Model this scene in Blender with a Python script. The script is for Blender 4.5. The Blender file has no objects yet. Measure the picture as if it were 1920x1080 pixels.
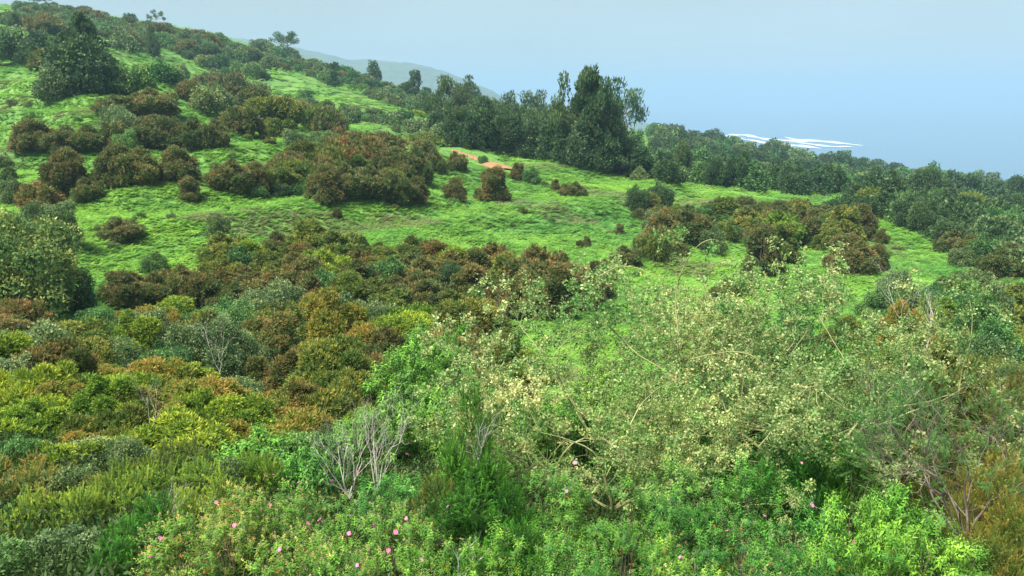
import bpy, math, random
import numpy as np
from mathutils import Vector

# ------------------------------------------------------------------ camera, world, sun, exposure
scene = bpy.context.scene
COL = scene.collection
F = 1507.0                      # focal length in photo pixels (1920 wide)
PITCH = math.radians(13.07)
cam_d = bpy.data.cameras.new('camera')
cam_d.sensor_width = 36.0
cam_d.lens = 36.0 * F / 1920.0
cam_d.clip_start = 0.1
cam_d.clip_end = 120000
cam = bpy.data.objects.new('camera', cam_d)
cam.rotation_euler = (math.pi / 2 - PITCH, 0, 0)
COL.objects.link(cam)
scene.camera = cam

SUN_EL, SUN_AZ = math.radians(60), math.radians(-125)    # azimuth from +Y, clockwise
world = bpy.data.worlds.new('World')
scene.world = world
world.use_nodes = True
wn, wl = world.node_tree.nodes, world.node_tree.links
wn.clear()
w_out = wn.new('ShaderNodeOutputWorld')
w_bg = wn.new('ShaderNodeBackground')
w_bg.inputs['Strength'].default_value = 0.088
w_sky = wn.new('ShaderNodeTexSky')
w_sky.sky_type = 'NISHITA'
w_sky.sun_disc = False
w_sky.sun_elevation = SUN_EL
w_sky.sun_rotation = SUN_AZ
w_sky.air_density = 1.0
w_sky.dust_density = 1.5
w_tc = wn.new('ShaderNodeTexCoord')
w_map = wn.new('ShaderNodeMapping')
w_map.inputs['Scale'].default_value = (1.0, 1.0, 3.5)
w_map.inputs['Location'].default_value = (0.4, 0.2, 0.1)
w_noise = wn.new('ShaderNodeTexNoise')
w_noise.inputs['Scale'].default_value = 1.3
w_noise.inputs['Detail'].default_value = 5.0
w_noise.inputs['Roughness'].default_value = 0.5
w_ramp = wn.new('ShaderNodeMapRange')
w_ramp.inputs['From Min'].default_value = 0.30
w_ramp.inputs['From Max'].default_value = 0.66
w_ramp.inputs['To Min'].default_value = 0.50
w_ramp.inputs['To Max'].default_value = 0.92
w_mix = wn.new('ShaderNodeMix')
w_mix.data_type = 'RGBA'
w_mix.inputs['B'].default_value = (2.25, 2.65, 2.60, 1)
wl.new(w_tc.outputs['Generated'], w_map.inputs['Vector'])
wl.new(w_map.outputs['Vector'], w_noise.inputs['Vector'])
wl.new(w_noise.outputs['Fac'], w_ramp.inputs['Value'])
wl.new(w_ramp.outputs['Result'], w_mix.inputs['Factor'])
wl.new(w_sky.outputs['Color'], w_mix.inputs['A'])
wl.new(w_mix.outputs['Result'], w_bg.inputs['Color'])
wl.new(w_bg.outputs['Background'], w_out.inputs['Surface'])

sun_d = bpy.data.lights.new('sun', 'SUN')
sun_d.energy = 4.9
sun_d.angle = math.radians(32)
sun_d.color = (1.0, 0.95, 0.82)
sun = bpy.data.objects.new('sun', sun_d)
_sv = Vector((math.sin(SUN_AZ) * math.cos(SUN_EL), math.cos(SUN_AZ) * math.cos(SUN_EL), math.sin(SUN_EL)))
sun.rotation_euler = _sv.to_track_quat('Z', 'Y').to_euler()
COL.objects.link(sun)

scene.view_settings.view_transform = 'Standard'
scene.view_settings.look = 'None'
scene.view_settings.exposure = 1.48
scene.view_settings.gamma = 1.0
scene.view_settings.use_curve_mapping = False
scene.cycles.max_bounces = 6
scene.cycles.diffuse_bounces = 3
scene.cycles.transmission_bounces = 3
scene.cycles.volume_bounces = 1

rng = np.random.default_rng(11)
random.seed(11)

# ------------------------------------------------------------------ terrain function
CT, ST = math.cos(PITCH), math.sin(PITCH)
def pix_dir(px, py):
    """direction of a photo pixel, scaled so its forward (Y) part is 1: returns (u, tan)"""
    a = (np.asarray(px, float) - 960) / F
    v = (540 - np.asarray(py, float)) / F
    y = CT + v * ST
    z = -ST + v * CT
    return a / y, z / y

def to_pix(X, Y, Z):
    yc = Y * CT - Z * ST
    zc = Y * ST + Z * CT
    return 960 + F * X / yc, 540 - F * zc / yc

SEA = -100.0
ctrl = []       # (u, log d, tan)
def cp(px, py, d):
    u, t = pix_dir(px, py)
    ctrl.append((float(u), math.log(d), float(t)))
for px, py, d in [
    (0,700,26),(0,600,38),(0,460,52),(0,380,72),(0,260,105),(0,130,150),(0,70,205),(0,40,260),(0,18,320),(150,25,345),
    (300,58,390),(450,90,420),(570,116,430),(700,166,430),(800,200,420),(900,222,400),(1000,240,390),(1100,243,400),
    (1220,258,430),(1330,284,420),(1450,306,420),(1550,322,410),(1650,337,400),(1780,354,380),(1920,368,370),
    (100,150,130),(250,190,120),(100,230,105),(300,250,105),(450,280,98),(500,370,78),(300,370,75),(350,455,62),
    (600,400,75),(800,400,82),(1000,420,88),(1100,400,95),(900,340,112),(1000,300,130),(870,282,138),(1100,330,125),
    (1200,355,118),(700,300,115),(600,240,140),
    (1000,600,50),(600,560,52),(300,560,50),(1300,545,62),(1500,530,66),(1700,480,82),(1750,530,70),(1880,545,68),
    (1300,350,140),(1500,372,132),(1620,410,105),(1900,440,150),(1800,400,190),(1700,370,210),(600,180,220),
    (700,220,190),(800,245,180),(500,180,215),(400,140,240),(450,200,180),(250,100,230),(100,80,210),
    (850,272,160),(1000,292,155),(1150,312,150),(1250,330,170),(1400,335,220),(1600,345,270),(1850,375,280),
    (300,300,92),(150,330,85),(1400,470,88),(1300,420,100),(1900,640,50),(1600,640,46),(1300,660,44),(900,690,40),(500,660,40),(250,690,36)]:
    cp(px, py, d)
prof = [(2.2,-3.0),(4,-3.7),(6,-4.3),(8,-4.9),(11,-5.8),(15,-7.1),(20,-8.8),(27,-10.8)]
for u in (-0.9,-0.45,0,0.45,0.9):
    for d, z in prof:
        ctrl.append((u, math.log(d), (z - u * 0.06 * d) / d))
for u in (-1.0,-0.64,-0.45,-0.3,-.15,0,.15,0.3,.45,0.64,1.0):     # beyond the ridge the land falls away to the sea
    tr = np.interp(u, [-.64,-.3,-.1,.1,.3,.64],[.115,.052,-.005,-.032,-.062,-.108])
    for d, t in ((540, tr-.035), (640, tr-.075), (800, min(tr-.12, -.06)), (1100, -.11)):
        ctrl.append((u, math.log(d), float(t)))
C = np.array(ctrl)
CX = C[:, :2] * np.array([1.6, 1.0])
def _tps(r2):
    return 0.5 * r2 * np.log(r2 + 1e-12)
N = len(C)
A = np.zeros((N + 3, N + 3))
d2 = ((CX[:, None] - CX[None]) ** 2).sum(-1)
A[:N, :N] = _tps(d2) + np.eye(N) * 0.0004
A[:N, N] = 1; A[:N, N+1:] = CX
A[N, :N] = 1; A[N+1:, :N] = CX.T
WT = np.linalg.solve(A, np.concatenate([C[:, 2], np.zeros(3)]))
def _eval(u, l):
    q = np.stack([u * 1.6, l], -1)
    sh = q.shape[:-1]; q = q.reshape(-1, 2)
    out = np.empty(len(q))
    for i in range(0, len(q), 20000):
        b = q[i:i+20000]
        r2 = ((b[:, None] - CX[None]) ** 2).sum(-1)
        out[i:i+20000] = _tps(r2) @ WT[:N] + WT[N] + b @ WT[N+1:]
    return out.reshape(sh)
GU, GL = 301, 341
gu = np.linspace(-1.05, 1.05, GU)
gl = np.linspace(math.log(2.0), math.log(1100), GL)
UU, LL = np.meshgrid(gu, gl, indexing='ij')
GT = _eval(UU, LL)
def wav(x, y, s, k):
    return (np.sin(x*s+k*1.7+1.3*np.sin(y*s*.7+k)) * np.cos(y*s*1.1-k*2.1+1.1*np.sin(x*s*.6+k*3)))
D_ = np.exp(LL); GZ = GT * D_; GXw = UU * D_
near = np.clip((D_ - 20) / 40, 0, 1)
GZ = GZ + near * (0.55 * wav(GXw, D_, .13, 1) + 0.18 * wav(GXw, D_, .33, 2) + 0.05 * wav(GXw, D_, .8, 3))
GZ = GZ + np.clip((D_ - 120) / 150, 0, 1) * (1.6 * wav(GXw, D_, .045, 5) + .8 * wav(GXw, D_, .1, 6))
_t = np.clip((D_-50)/20,0,1)*np.clip((240-D_)/60,0,1)
GZ = GZ + _t*.45*np.sin(GZ*2.9+.8*np.sin(GXw*.07))
GZ = np.maximum(GZ, -104.0)
def ground(X, Y):
    X = np.asarray(X, float); Y = np.maximum(np.asarray(Y, float), 2.01)
    fu = (np.clip(X / Y, -1.049, 1.049) + 1.05) / 2.1 * (GU - 1)
    fl = (np.log(Y) - gl[0]) / (gl[-1] - gl[0]) * (GL - 1)
    fl = np.clip(fl, 0, GL - 1.001)
    i = fu.astype(int); j = fl.astype(int); a = fu - i; b = fl - j
    return ((GZ[i, j]*(1-a) + GZ[i+1, j]*a)*(1-b) + (GZ[i, j+1]*(1-a) + GZ[i+1, j+1]*a)*b)
_dd = np.exp(np.linspace(math.log(3), math.log(900), 1400))
def hit(px, py, dmin=3.0):
    """first point of the land along the ray of a photo pixel"""
    u, t = pix_dir(px, py)
    z = ground(u * _dd, _dd)
    k = np.nonzero((z >= t * _dd) & (_dd > dmin))[0]
    if len(k) == 0:
        k = [int(np.argmin(np.where((_dd > 200) & (_dd < 600), t * _dd - z, 1e9)))]
    d = _dd[k[0]]
    return float(u * d), float(d), float(ground(u * d, d))

# ------------------------------------------------------------------ mesh helpers
def build(name, verts, faces, mats, cols=None, mi=None, smooth=False):
    """faces: list of integer arrays, each (n, k)"""
    me = bpy.data.meshes.new(name)
    verts = np.asarray(verts, np.float32)
    faces = [np.asarray(f, np.int32) for f in faces if len(f)]
    tot = np.concatenate([np.full(len(f), f.shape[1], np.int32) for f in faces])
    loops = np.concatenate([f.ravel() for f in faces])
    start = np.concatenate([[0], np.cumsum(tot)[:-1]]).astype(np.int32)
    me.vertices.add(len(verts)); me.vertices.foreach_set('co', verts.ravel())
    me.loops.add(len(loops)); me.loops.foreach_set('vertex_index', loops)
    me.polygons.add(len(tot)); me.polygons.foreach_set('loop_start', start)
    me.polygons.foreach_set('loop_total', tot)
    if mi is not None: me.polygons.foreach_set('material_index', np.asarray(mi, np.int32))
    if smooth: me.polygons.foreach_set('use_smooth', np.ones(len(tot), bool))
    me.update(calc_edges=True)
    for m in (mats if isinstance(mats, (list, tuple)) else [mats]): me.materials.append(m)
    if cols is not None:
        at = me.color_attributes.new('tint', 'FLOAT_COLOR', 'POINT')
        c4 = np.ones((len(verts), 4), np.float32); c4[:, :3] = cols
        at.data.foreach_set('color', c4.ravel())
    return me

class Geo:
    def __init__(s): s.v = []; s.c = []; s.f = {}; s.n = 0
    def add(s, v, faces, c):
        v = np.asarray(v, float).reshape(-1, 3)
        c = np.broadcast_to(np.asarray(c, float), v.shape)
        for f in faces:
            f = np.asarray(f)
            if len(f): s.f.setdefault(f.shape[1], []).append(f + s.n)
        s.v.append(v); s.c.append(c); s.n += len(v)
    def mesh(s, name, mat, smooth=False):
        return build(name, np.concatenate(s.v), [np.concatenate(x) for x in s.f.values()], mat, np.concatenate(s.c), None, smooth)

def unit(v): return v / (np.linalg.norm(v, axis=-1, keepdims=True) + 1e-9)
def frames(d, roll=None, r=None):
    """rotation matrices whose z axis is d"""
    d = unit(np.asarray(d, float)); n = len(d)
    if roll is None: roll = (r or rng).uniform(0, 2*math.pi, n)
    h = np.where(np.abs(d[:, 2:3]) > .9, np.array([[1., 0, 0]]), np.array([[0, 0, 1.]]))
    x = unit(np.cross(h, d)); y = np.cross(d, x)
    c, s = np.cos(roll)[:, None], np.sin(roll)[:, None]
    return np.stack([x*c + y*s, -x*s + y*c, d], -1)
def scatter(geo, tv, tf, tc, P, R, S, Cm):
    """copies of a template at points P with frames R, sizes S and tints Cm"""
    n, k = len(P), len(tv)
    S = np.asarray(S, float).reshape(n, -1)
    v = np.einsum('nij,nkj->nki', R, tv[None] * S[:, None, :]) + P[:, None]
    c = (tc[None] * Cm[:, None]).reshape(-1, 3)
    off = (np.arange(n) * k)[:, None, None]
    geo.add(v.reshape(-1, 3), [(np.asarray(f)[None] + off).reshape(-1, np.asarray(f).shape[1]) for f in tf], c)
def tube(geo, pts, rad, col, sides=5):
    pts = np.asarray(pts, float); n = len(pts)
    rad = np.broadcast_to(np.asarray(rad, float), (n,))
    t = unit(np.gradient(pts, axis=0))
    h = np.where(np.abs(t[:, 2:3]) > .92, np.array([[1., 0, 0]]), np.array([[0, 0, 1.]]))
    x = unit(np.cross(h, t)); y = np.cross(t, x)
    a = np.arange(sides) * 2 * math.pi / sides
    v = pts[:, None] + rad[:, None, None] * (x[:, None]*np.cos(a)[None, :, None] + y[:, None]*np.sin(a)[None, :, None])
    i = np.arange(n-1)[:, None] * sides; j = np.arange(sides)[None]; k = (j + 1) % sides
    f = np.stack([i+j, i+k, i+sides+k, i+sides+j], -1).reshape(-1, 4)
    geo.add(v.reshape(-1, 3), [f], col)

# templates: verts, faces, colour factor
def T_diamond(w=.5, fold=.15):
    v = np.array([[0,0,0],[w/2,fold*.5,.45],[0,0,1],[-w/2,fold*.5,.45]], float)
    return v, [np.array([[0,1,2],[0,2,3]])], np.ones((4,3))
def T_plume(n=4, w=.16, spread=.55, seed=0):
    r = np.random.default_rng(seed); V=[]; Fc=[]; Cc=[]
    for i in range(n):
        a = 2*math.pi*i/n + r.uniform(-.5,.5); s = spread*r.uniform(.4,1)
        tip = np.array([math.cos(a)*s, math.sin(a)*s, r.uniform(.75,1.05)])
        side = np.array([-math.sin(a), math.cos(a), 0])*w*.5
        mid = tip*.5 + np.array([0,0,.08])
        b = len(V)*1
        V += [np.zeros(3), mid+side, tip, mid-side]; k = 4*i
        Fc += [[k,k+1,k+2],[k,k+2,k+3]]; Cc += [[.75]*3,[.95]*3,[1.15]*3,[.95]*3]
    return np.array(V), [np.array(Fc)], np.array(Cc)
def T_sprig(n=36, nl=.16, w=.022, seed=0, ang=.75, lo=.05):
    """a straight shoot set with needles"""
    r = np.random.default_rng(seed); V=[]; Fc=[]; Cc=[]
    for i in range(n):
        z = lo + (1-lo-nl*.5)*i/n; a = i*2.4
        o = np.array([math.cos(a), math.sin(a), 0]); s = np.array([-math.sin(a), math.cos(a), 0])
        L = nl*r.uniform(.7,1.2)*(1-.35*z); tip = np.array([0,0,z]) + o*L*math.sin(ang) + np.array([0,0,L*math.cos(ang)])
        V += [np.array([0,0,z])-s*w, np.array([0,0,z])+s*w, tip]; k = 3*i
        Fc.append([k,k+1,k+2]); g = .75+.5*z; Cc += [[g*.8]*3,[g*.8]*3,[g*1.15]*3]
    return np.array(V), [np.array(Fc)], np.array(Cc)
def leaf_blade(L, w, droop, segs=1):
    """a lance leaf along +x, folded on its midrib and drooping"""
    z = -droop*.25*L
    V = np.array([[0,0,0],[.45*L,w*.5,z+w*.18],[.5*L,0,z],[.45*L,-w*.5,z+w*.18],[L,0,-droop*L]])
    return V, np.array([[0,2,1],[0,3,2],[1,2,4],[2,3,4]])
def T_shoot(pairs=6, L=.30, w=.085, droop=.5, seed=0, tipcol=None, rise=.6, lo=.1):
    """a leafy shoot with leaves in crossed pairs; the tip carries small buds"""
    r = np.random.default_rng(seed); V=[]; Fc=[]; Cc=[]; n=0
    for i in range(pairs):
        z = lo + (.95-lo)*i/(pairs-1)
        for q in range(2):
            a = i*math.pi/2 + q*math.pi + r.uniform(-.35,.35)
            l = L*(1-.55*z)*r.uniform(.8,1.15)
            v, f = leaf_blade(l, w*l/L*1.25, droop*r.uniform(.4,1.4), 1)
            e = rise*(.35+.9*z)*r.uniform(.6,1.3)
            ce, se = math.cos(e), math.sin(e)
            v = np.stack([v[:,0]*ce - v[:,2]*se, v[:,1], v[:,0]*se + v[:,2]*ce], -1)
            ca, sa = math.cos(a), math.sin(a)
            v = np.stack([v[:,0]*ca - v[:,1]*sa, v[:,0]*sa + v[:,1]*ca, v[:,2]+z], -1)
            V.append(v); Fc.append(f+n); n += len(v)
            g = (.75+.45*z)*r.uniform(.85,1.15); Cc.append(np.tile([g*(1+.15*z),g,g*(1-.1*z)], (len(v),1)))
    if tipcol is not None:
        for q in range(6):
            p = np.array([r.uniform(-.08,.08), r.uniform(-.08,.08), 1+r.uniform(-.02,.2)]); sz=.042
            V.append(p + sz*np.array([[1,0,0],[-.5,.87,0],[-.5,-.87,0],[0,0,1.7]])); Cc.append(np.tile(tipcol,(4,1)))
            Fc.append(np.array([[0,1,3],[1,2,3],[2,0,3]])+n); n += 4
    return np.concatenate(V), [np.concatenate(Fc)], np.concatenate(Cc)

# ------------------------------------------------------------------ materials
def mat_new(name):
    m = bpy.data.materials.new(name); m.use_nodes = True
    n, l = m.node_tree.nodes, m.node_tree.links
    n.clear(); o = n.new('ShaderNodeOutputMaterial')
    return m, n, l, o
def foliage_mat(name, instancer=False, trans=.36, rough=.55, pal=None):
    m, n, l, o = mat_new(name)
    at = n.new('ShaderNodeAttribute'); at.attribute_name = 'tint'
    oi = n.new('ShaderNodeObjectInfo')
    mul = n.new('ShaderNodeMix'); mul.data_type='RGBA'; mul.blend_type='MULTIPLY'; mul.inputs['Factor'].default_value=1
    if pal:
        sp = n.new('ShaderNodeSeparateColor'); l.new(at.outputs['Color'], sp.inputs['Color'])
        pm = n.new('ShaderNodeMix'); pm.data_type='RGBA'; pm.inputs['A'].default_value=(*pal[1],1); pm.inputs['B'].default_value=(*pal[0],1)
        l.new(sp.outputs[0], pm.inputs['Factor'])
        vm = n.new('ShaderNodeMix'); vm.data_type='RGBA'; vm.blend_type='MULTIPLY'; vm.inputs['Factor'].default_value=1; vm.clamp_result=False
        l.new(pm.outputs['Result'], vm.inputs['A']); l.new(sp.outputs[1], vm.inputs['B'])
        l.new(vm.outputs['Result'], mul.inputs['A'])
    else: l.new(at.outputs['Color'], mul.inputs['A'])
    if instancer:
        a2 = n.new('ShaderNodeAttribute'); a2.attribute_type='INSTANCER'; a2.attribute_name='itint'
        l.new(a2.outputs['Color'], mul.inputs['B'])
    else:
        l.new(oi.outputs['Color'], mul.inputs['B'])
    hs = n.new('ShaderNodeHueSaturation')
    mr = n.new('ShaderNodeMapRange'); mr.inputs['To Min'].default_value=.482; mr.inputs['To Max'].default_value=.516
    mv = n.new('ShaderNodeMapRange'); mv.inputs['To Min'].default_value=1.18; mv.inputs['To Max'].default_value=.86
    l.new(oi.outputs['Random'], mr.inputs['Value']); l.new(oi.outputs['Random'], mv.inputs['Value'])
    l.new(mr.outputs['Result'], hs.inputs['Hue']); l.new(mv.outputs['Result'], hs.inputs['Value'])
    l.new(mul.outputs['Result'], hs.inputs['Color'])
    p = n.new('ShaderNodeBsdfPrincipled'); p.inputs['Roughness'].default_value=rough
    p.inputs['Specular IOR Level'].default_value=.22
    tr = n.new('ShaderNodeBsdfTranslucent')
    ms = n.new('ShaderNodeMixShader'); ms.inputs['Fac'].default_value=trans
    l.new(hs.outputs['Color'], p.inputs['Base Color']); l.new(hs.outputs['Color'], tr.inputs['Color'])
    l.new(p.outputs['BSDF'], ms.inputs[1]); l.new(tr.outputs['BSDF'], ms.inputs[2])
    l.new(ms.outputs['Shader'], o.inputs['Surface'])
    return m
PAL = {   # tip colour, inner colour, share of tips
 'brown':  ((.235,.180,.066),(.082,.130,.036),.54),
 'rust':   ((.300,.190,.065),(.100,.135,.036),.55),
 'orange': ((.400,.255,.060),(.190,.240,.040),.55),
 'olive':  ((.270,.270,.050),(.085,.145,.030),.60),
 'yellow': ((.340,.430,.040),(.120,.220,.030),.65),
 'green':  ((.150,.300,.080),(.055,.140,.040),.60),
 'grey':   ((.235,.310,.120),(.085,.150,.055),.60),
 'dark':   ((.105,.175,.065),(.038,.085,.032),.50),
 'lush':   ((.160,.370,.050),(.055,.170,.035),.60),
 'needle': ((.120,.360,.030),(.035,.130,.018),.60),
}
def bark_mat(name, c1, c2, scale=14):
    m, n, l, o = mat_new(name)
    t = n.new('ShaderNodeTexCoord')
    mp = n.new('ShaderNodeMapping'); mp.inputs['Scale'].default_value=(1,1,.25)
    no = n.new('ShaderNodeTexNoise'); no.inputs['Scale'].default_value=scale; no.inputs['Detail'].default_value=6
    r = n.new('ShaderNodeValToRGB'); r.color_ramp.elements[0].color=(*c1,1); r.color_ramp.elements[1].color=(*c2,1)
    r.color_ramp.elements[0].position=.35; r.color_ramp.elements[1].position=.65
    b = n.new('ShaderNodeBump'); b.inputs['Strength'].default_value=.5; b.inputs['Distance'].default_value=.02
    p = n.new('ShaderNodeBsdfPrincipled'); p.inputs['Roughness'].default_value=.85
    l.new(t.outputs['Object'], mp.inputs['Vector']); l.new(mp.outputs['Vector'], no.inputs['Vector'])
    l.new(no.outputs['Fac'], r.inputs['Fac']); l.new(no.outputs['Fac'], b.inputs['Height'])
    l.new(r.outputs['Color'], p.inputs['Base Color']); l.new(b.outputs['Normal'], p.inputs['Normal'])
    l.new(p.outputs['BSDF'], o.inputs['Surface'])
    return m
M_leaf = foliage_mat('foliage')
M_inst = foliage_mat('instanced_foliage', True)
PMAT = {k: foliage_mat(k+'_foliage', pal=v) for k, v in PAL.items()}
M_bark = bark_mat('bark', (.05,.035,.025), (.16,.12,.09))
M_dead = bark_mat('dead_wood', (.30,.27,.24), (.55,.52,.48), 30)
M_brown = bark_mat('weathered_wood', (.07,.055,.045), (.22,.18,.15), 20)
M_twig = bark_mat('green_twig', (.16,.19,.07), (.30,.30,.13), 20)

def ground_material():
    m, n, l, o = mat_new('hill_ground')
    t = n.new('ShaderNodeTexCoord')
    n1 = n.new('ShaderNodeTexNoise'); n1.inputs['Scale'].default_value=.09; n1.inputs['Detail'].default_value=8
    n2 = n.new('ShaderNodeTexNoise'); n2.inputs['Scale'].default_value=1.7; n2.inputs['Detail'].default_value=8; n2.inputs['Roughness'].default_value=.7
    r1 = n.new('ShaderNodeValToRGB'); e=r1.color_ramp.elements
    e[0].position=.3; e[0].color=(.06,.17,.03,1); e[1].position=.7; e[1].color=(.13,.27,.035,1)
    r2 = n.new('ShaderNodeValToRGB'); e=r2.color_ramp.elements
    e[0].position=.3; e[0].color=(.35,.35,.3,1); e[1].position=.62; e[1].color=(1.1,1.1,1.1,1)
    mx = n.new('ShaderNodeMix'); mx.data_type='RGBA'; mx.blend_type='MULTIPLY'; mx.inputs['Factor'].default_value=.9
    b = n.new('ShaderNodeBump'); b.inputs['Strength'].default_value=1; b.inputs['Distance'].default_value=.25
    p = n.new('ShaderNodeBsdfPrincipled'); p.inputs['Roughness'].default_value=.95
    for q in (n1,n2): l.new(t.outputs['Object'], q.inputs['Vector'])
    l.new(n1.outputs['Fac'], r1.inputs['Fac']); l.new(n2.outputs['Fac'], r2.inputs['Fac'])
    l.new(r1.outputs['Color'], mx.inputs['A']); l.new(r2.outputs['Color'], mx.inputs['B'])
    l.new(n2.outputs['Fac'], b.inputs['Height']); l.new(b.outputs['Normal'], p.inputs['Normal'])
    l.new(mx.outputs['Result'], p.inputs['Base Color']); l.new(p.outputs['BSDF'], o.inputs['Surface'])
    return m
def simple_noise_mat(name, c1, c2, scale, rough=.9, bump=.3, dist=.1):
    m, n, l, o = mat_new(name)
    t = n.new('ShaderNodeTexCoord')
    no = n.new('ShaderNodeTexNoise'); no.inputs['Scale'].default_value=scale; no.inputs['Detail'].default_value=8
    r = n.new('ShaderNodeValToRGB'); r.color_ramp.elements[0].color=(*c1,1); r.color_ramp.elements[1].color=(*c2,1)
    r.color_ramp.elements[0].position=.35; r.color_ramp.elements[1].position=.65
    b = n.new('ShaderNodeBump'); b.inputs['Strength'].default_value=bump; b.inputs['Distance'].default_value=dist
    p = n.new('ShaderNodeBsdfPrincipled'); p.inputs['Roughness'].default_value=rough
    l.new(t.outputs['Object'], no.inputs['Vector']); l.new(no.outputs['Fac'], r.inputs['Fac'])
    l.new(no.outputs['Fac'], b.inputs['Height']); l.new(r.outputs['Color'], p.inputs['Base Color'])
    l.new(b.outputs['Normal'], p.inputs['Normal']); l.new(p.outputs['BSDF'], o.inputs['Surface'])
    return m
M_ground = ground_material()
M_clay = simple_noise_mat('red_earth', (.19,.105,.045), (.27,.16,.075), .8, bump=.6)
M_sea = simple_noise_mat('sea_water', (.02,.06,.11), (.03,.08,.14), .004, rough=.12, bump=.4, dist=.3)
M_reflection = simple_noise_mat('sea_painted_reflection', (.22,.28,.34), (.62,.66,.70), .012)  # pale colour stands in for bright sky mirrored in the water
M_far = simple_noise_mat('far_hill_cover', (.03,.055,.03), (.06,.09,.04), .03, bump=1, dist=6)

# ------------------------------------------------------------------ setting
def link(name, me, parent=None, **kw):
    o = bpy.data.objects.new(name, me); COL.objects.link(o)
    if parent: o.parent = parent
    for k, v in kw.items(): o[k] = v
    return o
def grid_faces(a, b):
    i = np.arange(a-1)[:, None]*b; j = np.arange(b-1)[None]
    return np.stack([i+j, i+b+j, i+b+j+1, i+j+1], -1).reshape(-1, 4)
gx = UU*D_; gy = D_.copy(); gz = GZ.copy()
gx = np.concatenate([np.linspace(-90, 90, GU)[:, None], gx], 1)
gy = np.concatenate([np.full((GU,1), -60.), gy], 1)
gz = np.concatenate([np.full((GU,1), -2.4), gz], 1)
me = build('hillside', np.stack([gx, gy, gz], -1).reshape(-1,3), [grid_faces(GU, GL+1)], M_ground, smooth=True)
link('hillside', me, kind='structure')

S_ = 60000.
v = np.array([[-S_,200,SEA],[S_,200,SEA],[S_,S_,SEA],[-S_,S_,SEA]])
link('sea', build('sea', v, [np.array([[0,1,2,3]])], M_sea), kind='structure')

# bright cloud reflection far out on the sea, painted as white streaks
def reflection_streaks():
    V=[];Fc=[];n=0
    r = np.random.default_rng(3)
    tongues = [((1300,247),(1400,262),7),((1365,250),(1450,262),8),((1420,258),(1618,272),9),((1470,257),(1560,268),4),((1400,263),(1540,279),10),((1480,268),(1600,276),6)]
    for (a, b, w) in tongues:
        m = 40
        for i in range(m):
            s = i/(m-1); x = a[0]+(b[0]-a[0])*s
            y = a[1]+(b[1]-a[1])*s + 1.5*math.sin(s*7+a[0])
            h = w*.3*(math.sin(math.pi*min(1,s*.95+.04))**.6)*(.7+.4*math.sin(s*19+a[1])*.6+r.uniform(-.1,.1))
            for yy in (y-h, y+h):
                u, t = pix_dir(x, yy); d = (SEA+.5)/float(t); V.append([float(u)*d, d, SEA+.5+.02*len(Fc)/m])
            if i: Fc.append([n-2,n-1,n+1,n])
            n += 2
    return build('surface_reflection_streaks', np.array(V), [np.array(Fc)], M_reflection)
link('surface_reflection_streaks', reflection_streaks(), kind='structure', label='white streaks of painted cloud reflection far out on the sea')

def far_hill():
    # silhouette as photo pixels turned into a hill 1400 m away with a real width
    sil = [(300,60),(480,85),(580,102),(620,112),(655,120),(680,119),(720,122),(760,125),(800,132),(830,140),(860,152),(880,160),(920,176),(950,195),(1080,225),(1250,245)]
    xs = np.linspace(300,1250,160); ys = np.interp(xs,[p[0] for p in sil],[p[1] for p in sil])-7
    rows = 26; V=[]
    r = np.random.default_rng(8)
    for x, y in zip(xs, ys):
        u, t = pix_dir(x, y); top = float(t)*2800
        for j in range(rows):
            s = j/(rows-1); d = 2000+ s*1600
            k = math.sin(math.pi*min(1, s*1.0))**.8
            z = -104 + (top+104)*k + (2.5*math.sin(x*.13+j)*math.cos(x*.05+j*.8)+r.uniform(-1,1))*k
            V.append([float(u)*d, d, z])
    return build('far_hill', np.array(V), [grid_faces(160, rows)], M_far, smooth=True)
link('far_hill', far_hill(), kind='structure')

def clay_path():
    pts = [(845,284),(860,288),(875,293),(890,298),(915,306),(950,320)]
    V=[];m=60
    sx = np.interp(np.linspace(0,1,m), np.linspace(0,1,6), [p[0] for p in pts]); sy = np.interp(np.linspace(0,1,m), np.linspace(0,1,6), [p[1] for p in pts])
    P = np.array([hit(a,b)[:2] for a,b in zip(sx,sy)])
    k = np.ones(5)/5; Pp = np.pad(P,((2,2),(0,0)),'edge'); P = np.stack([np.convolve(Pp[:,i],k,'valid') for i in (0,1)],-1)
    t = unit(np.gradient(P,axis=0)); nrm = np.stack([-t[:,1],t[:,0]],-1)
    w = np.interp(np.linspace(0,1,m),[0,.5,.75,.9,1],[.3,.4,.9,2.4,1.8])
    for i in range(m):
        for q in np.linspace(-1,1,9):
            x,y = P[i]+nrm[i]*q*w[i]*(1+.2*math.sin(i*.9+q)); z = float(ground(x,y))+.22*(1-q*q)+.06
            V.append([x,y,z])
    return P, build('earth_track', np.array(V), [grid_faces(m,9)], M_clay, smooth=True)
TRACK, me = clay_path()
link('earth_track', me, kind='structure')

# haze: one closed box of even, thin air round everything
hz_m, n, l, o = mat_new('haze_air')
pv = n.new('ShaderNodeVolumePrincipled')
pv.inputs['Color'].default_value = (.31,.48,.665,1)
pv.inputs['Density'].default_value = 0.00031
pv.inputs['Anisotropy'].default_value = 0.0
l.new(pv.outputs['Volume'], o.inputs['Volume'])
b = np.array([[x,y,z] for z in (-107.,235.) for y in (-200.,S_+500) for x in (-S_-500,S_+500)])
hf = np.array([[0,2,3,1],[4,5,7,6],[0,1,5,4],[2,6,7,3],[0,4,6,2],[1,3,7,5]])
link('haze', build('haze', b, [hf], hz_m), kind='stuff')

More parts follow.
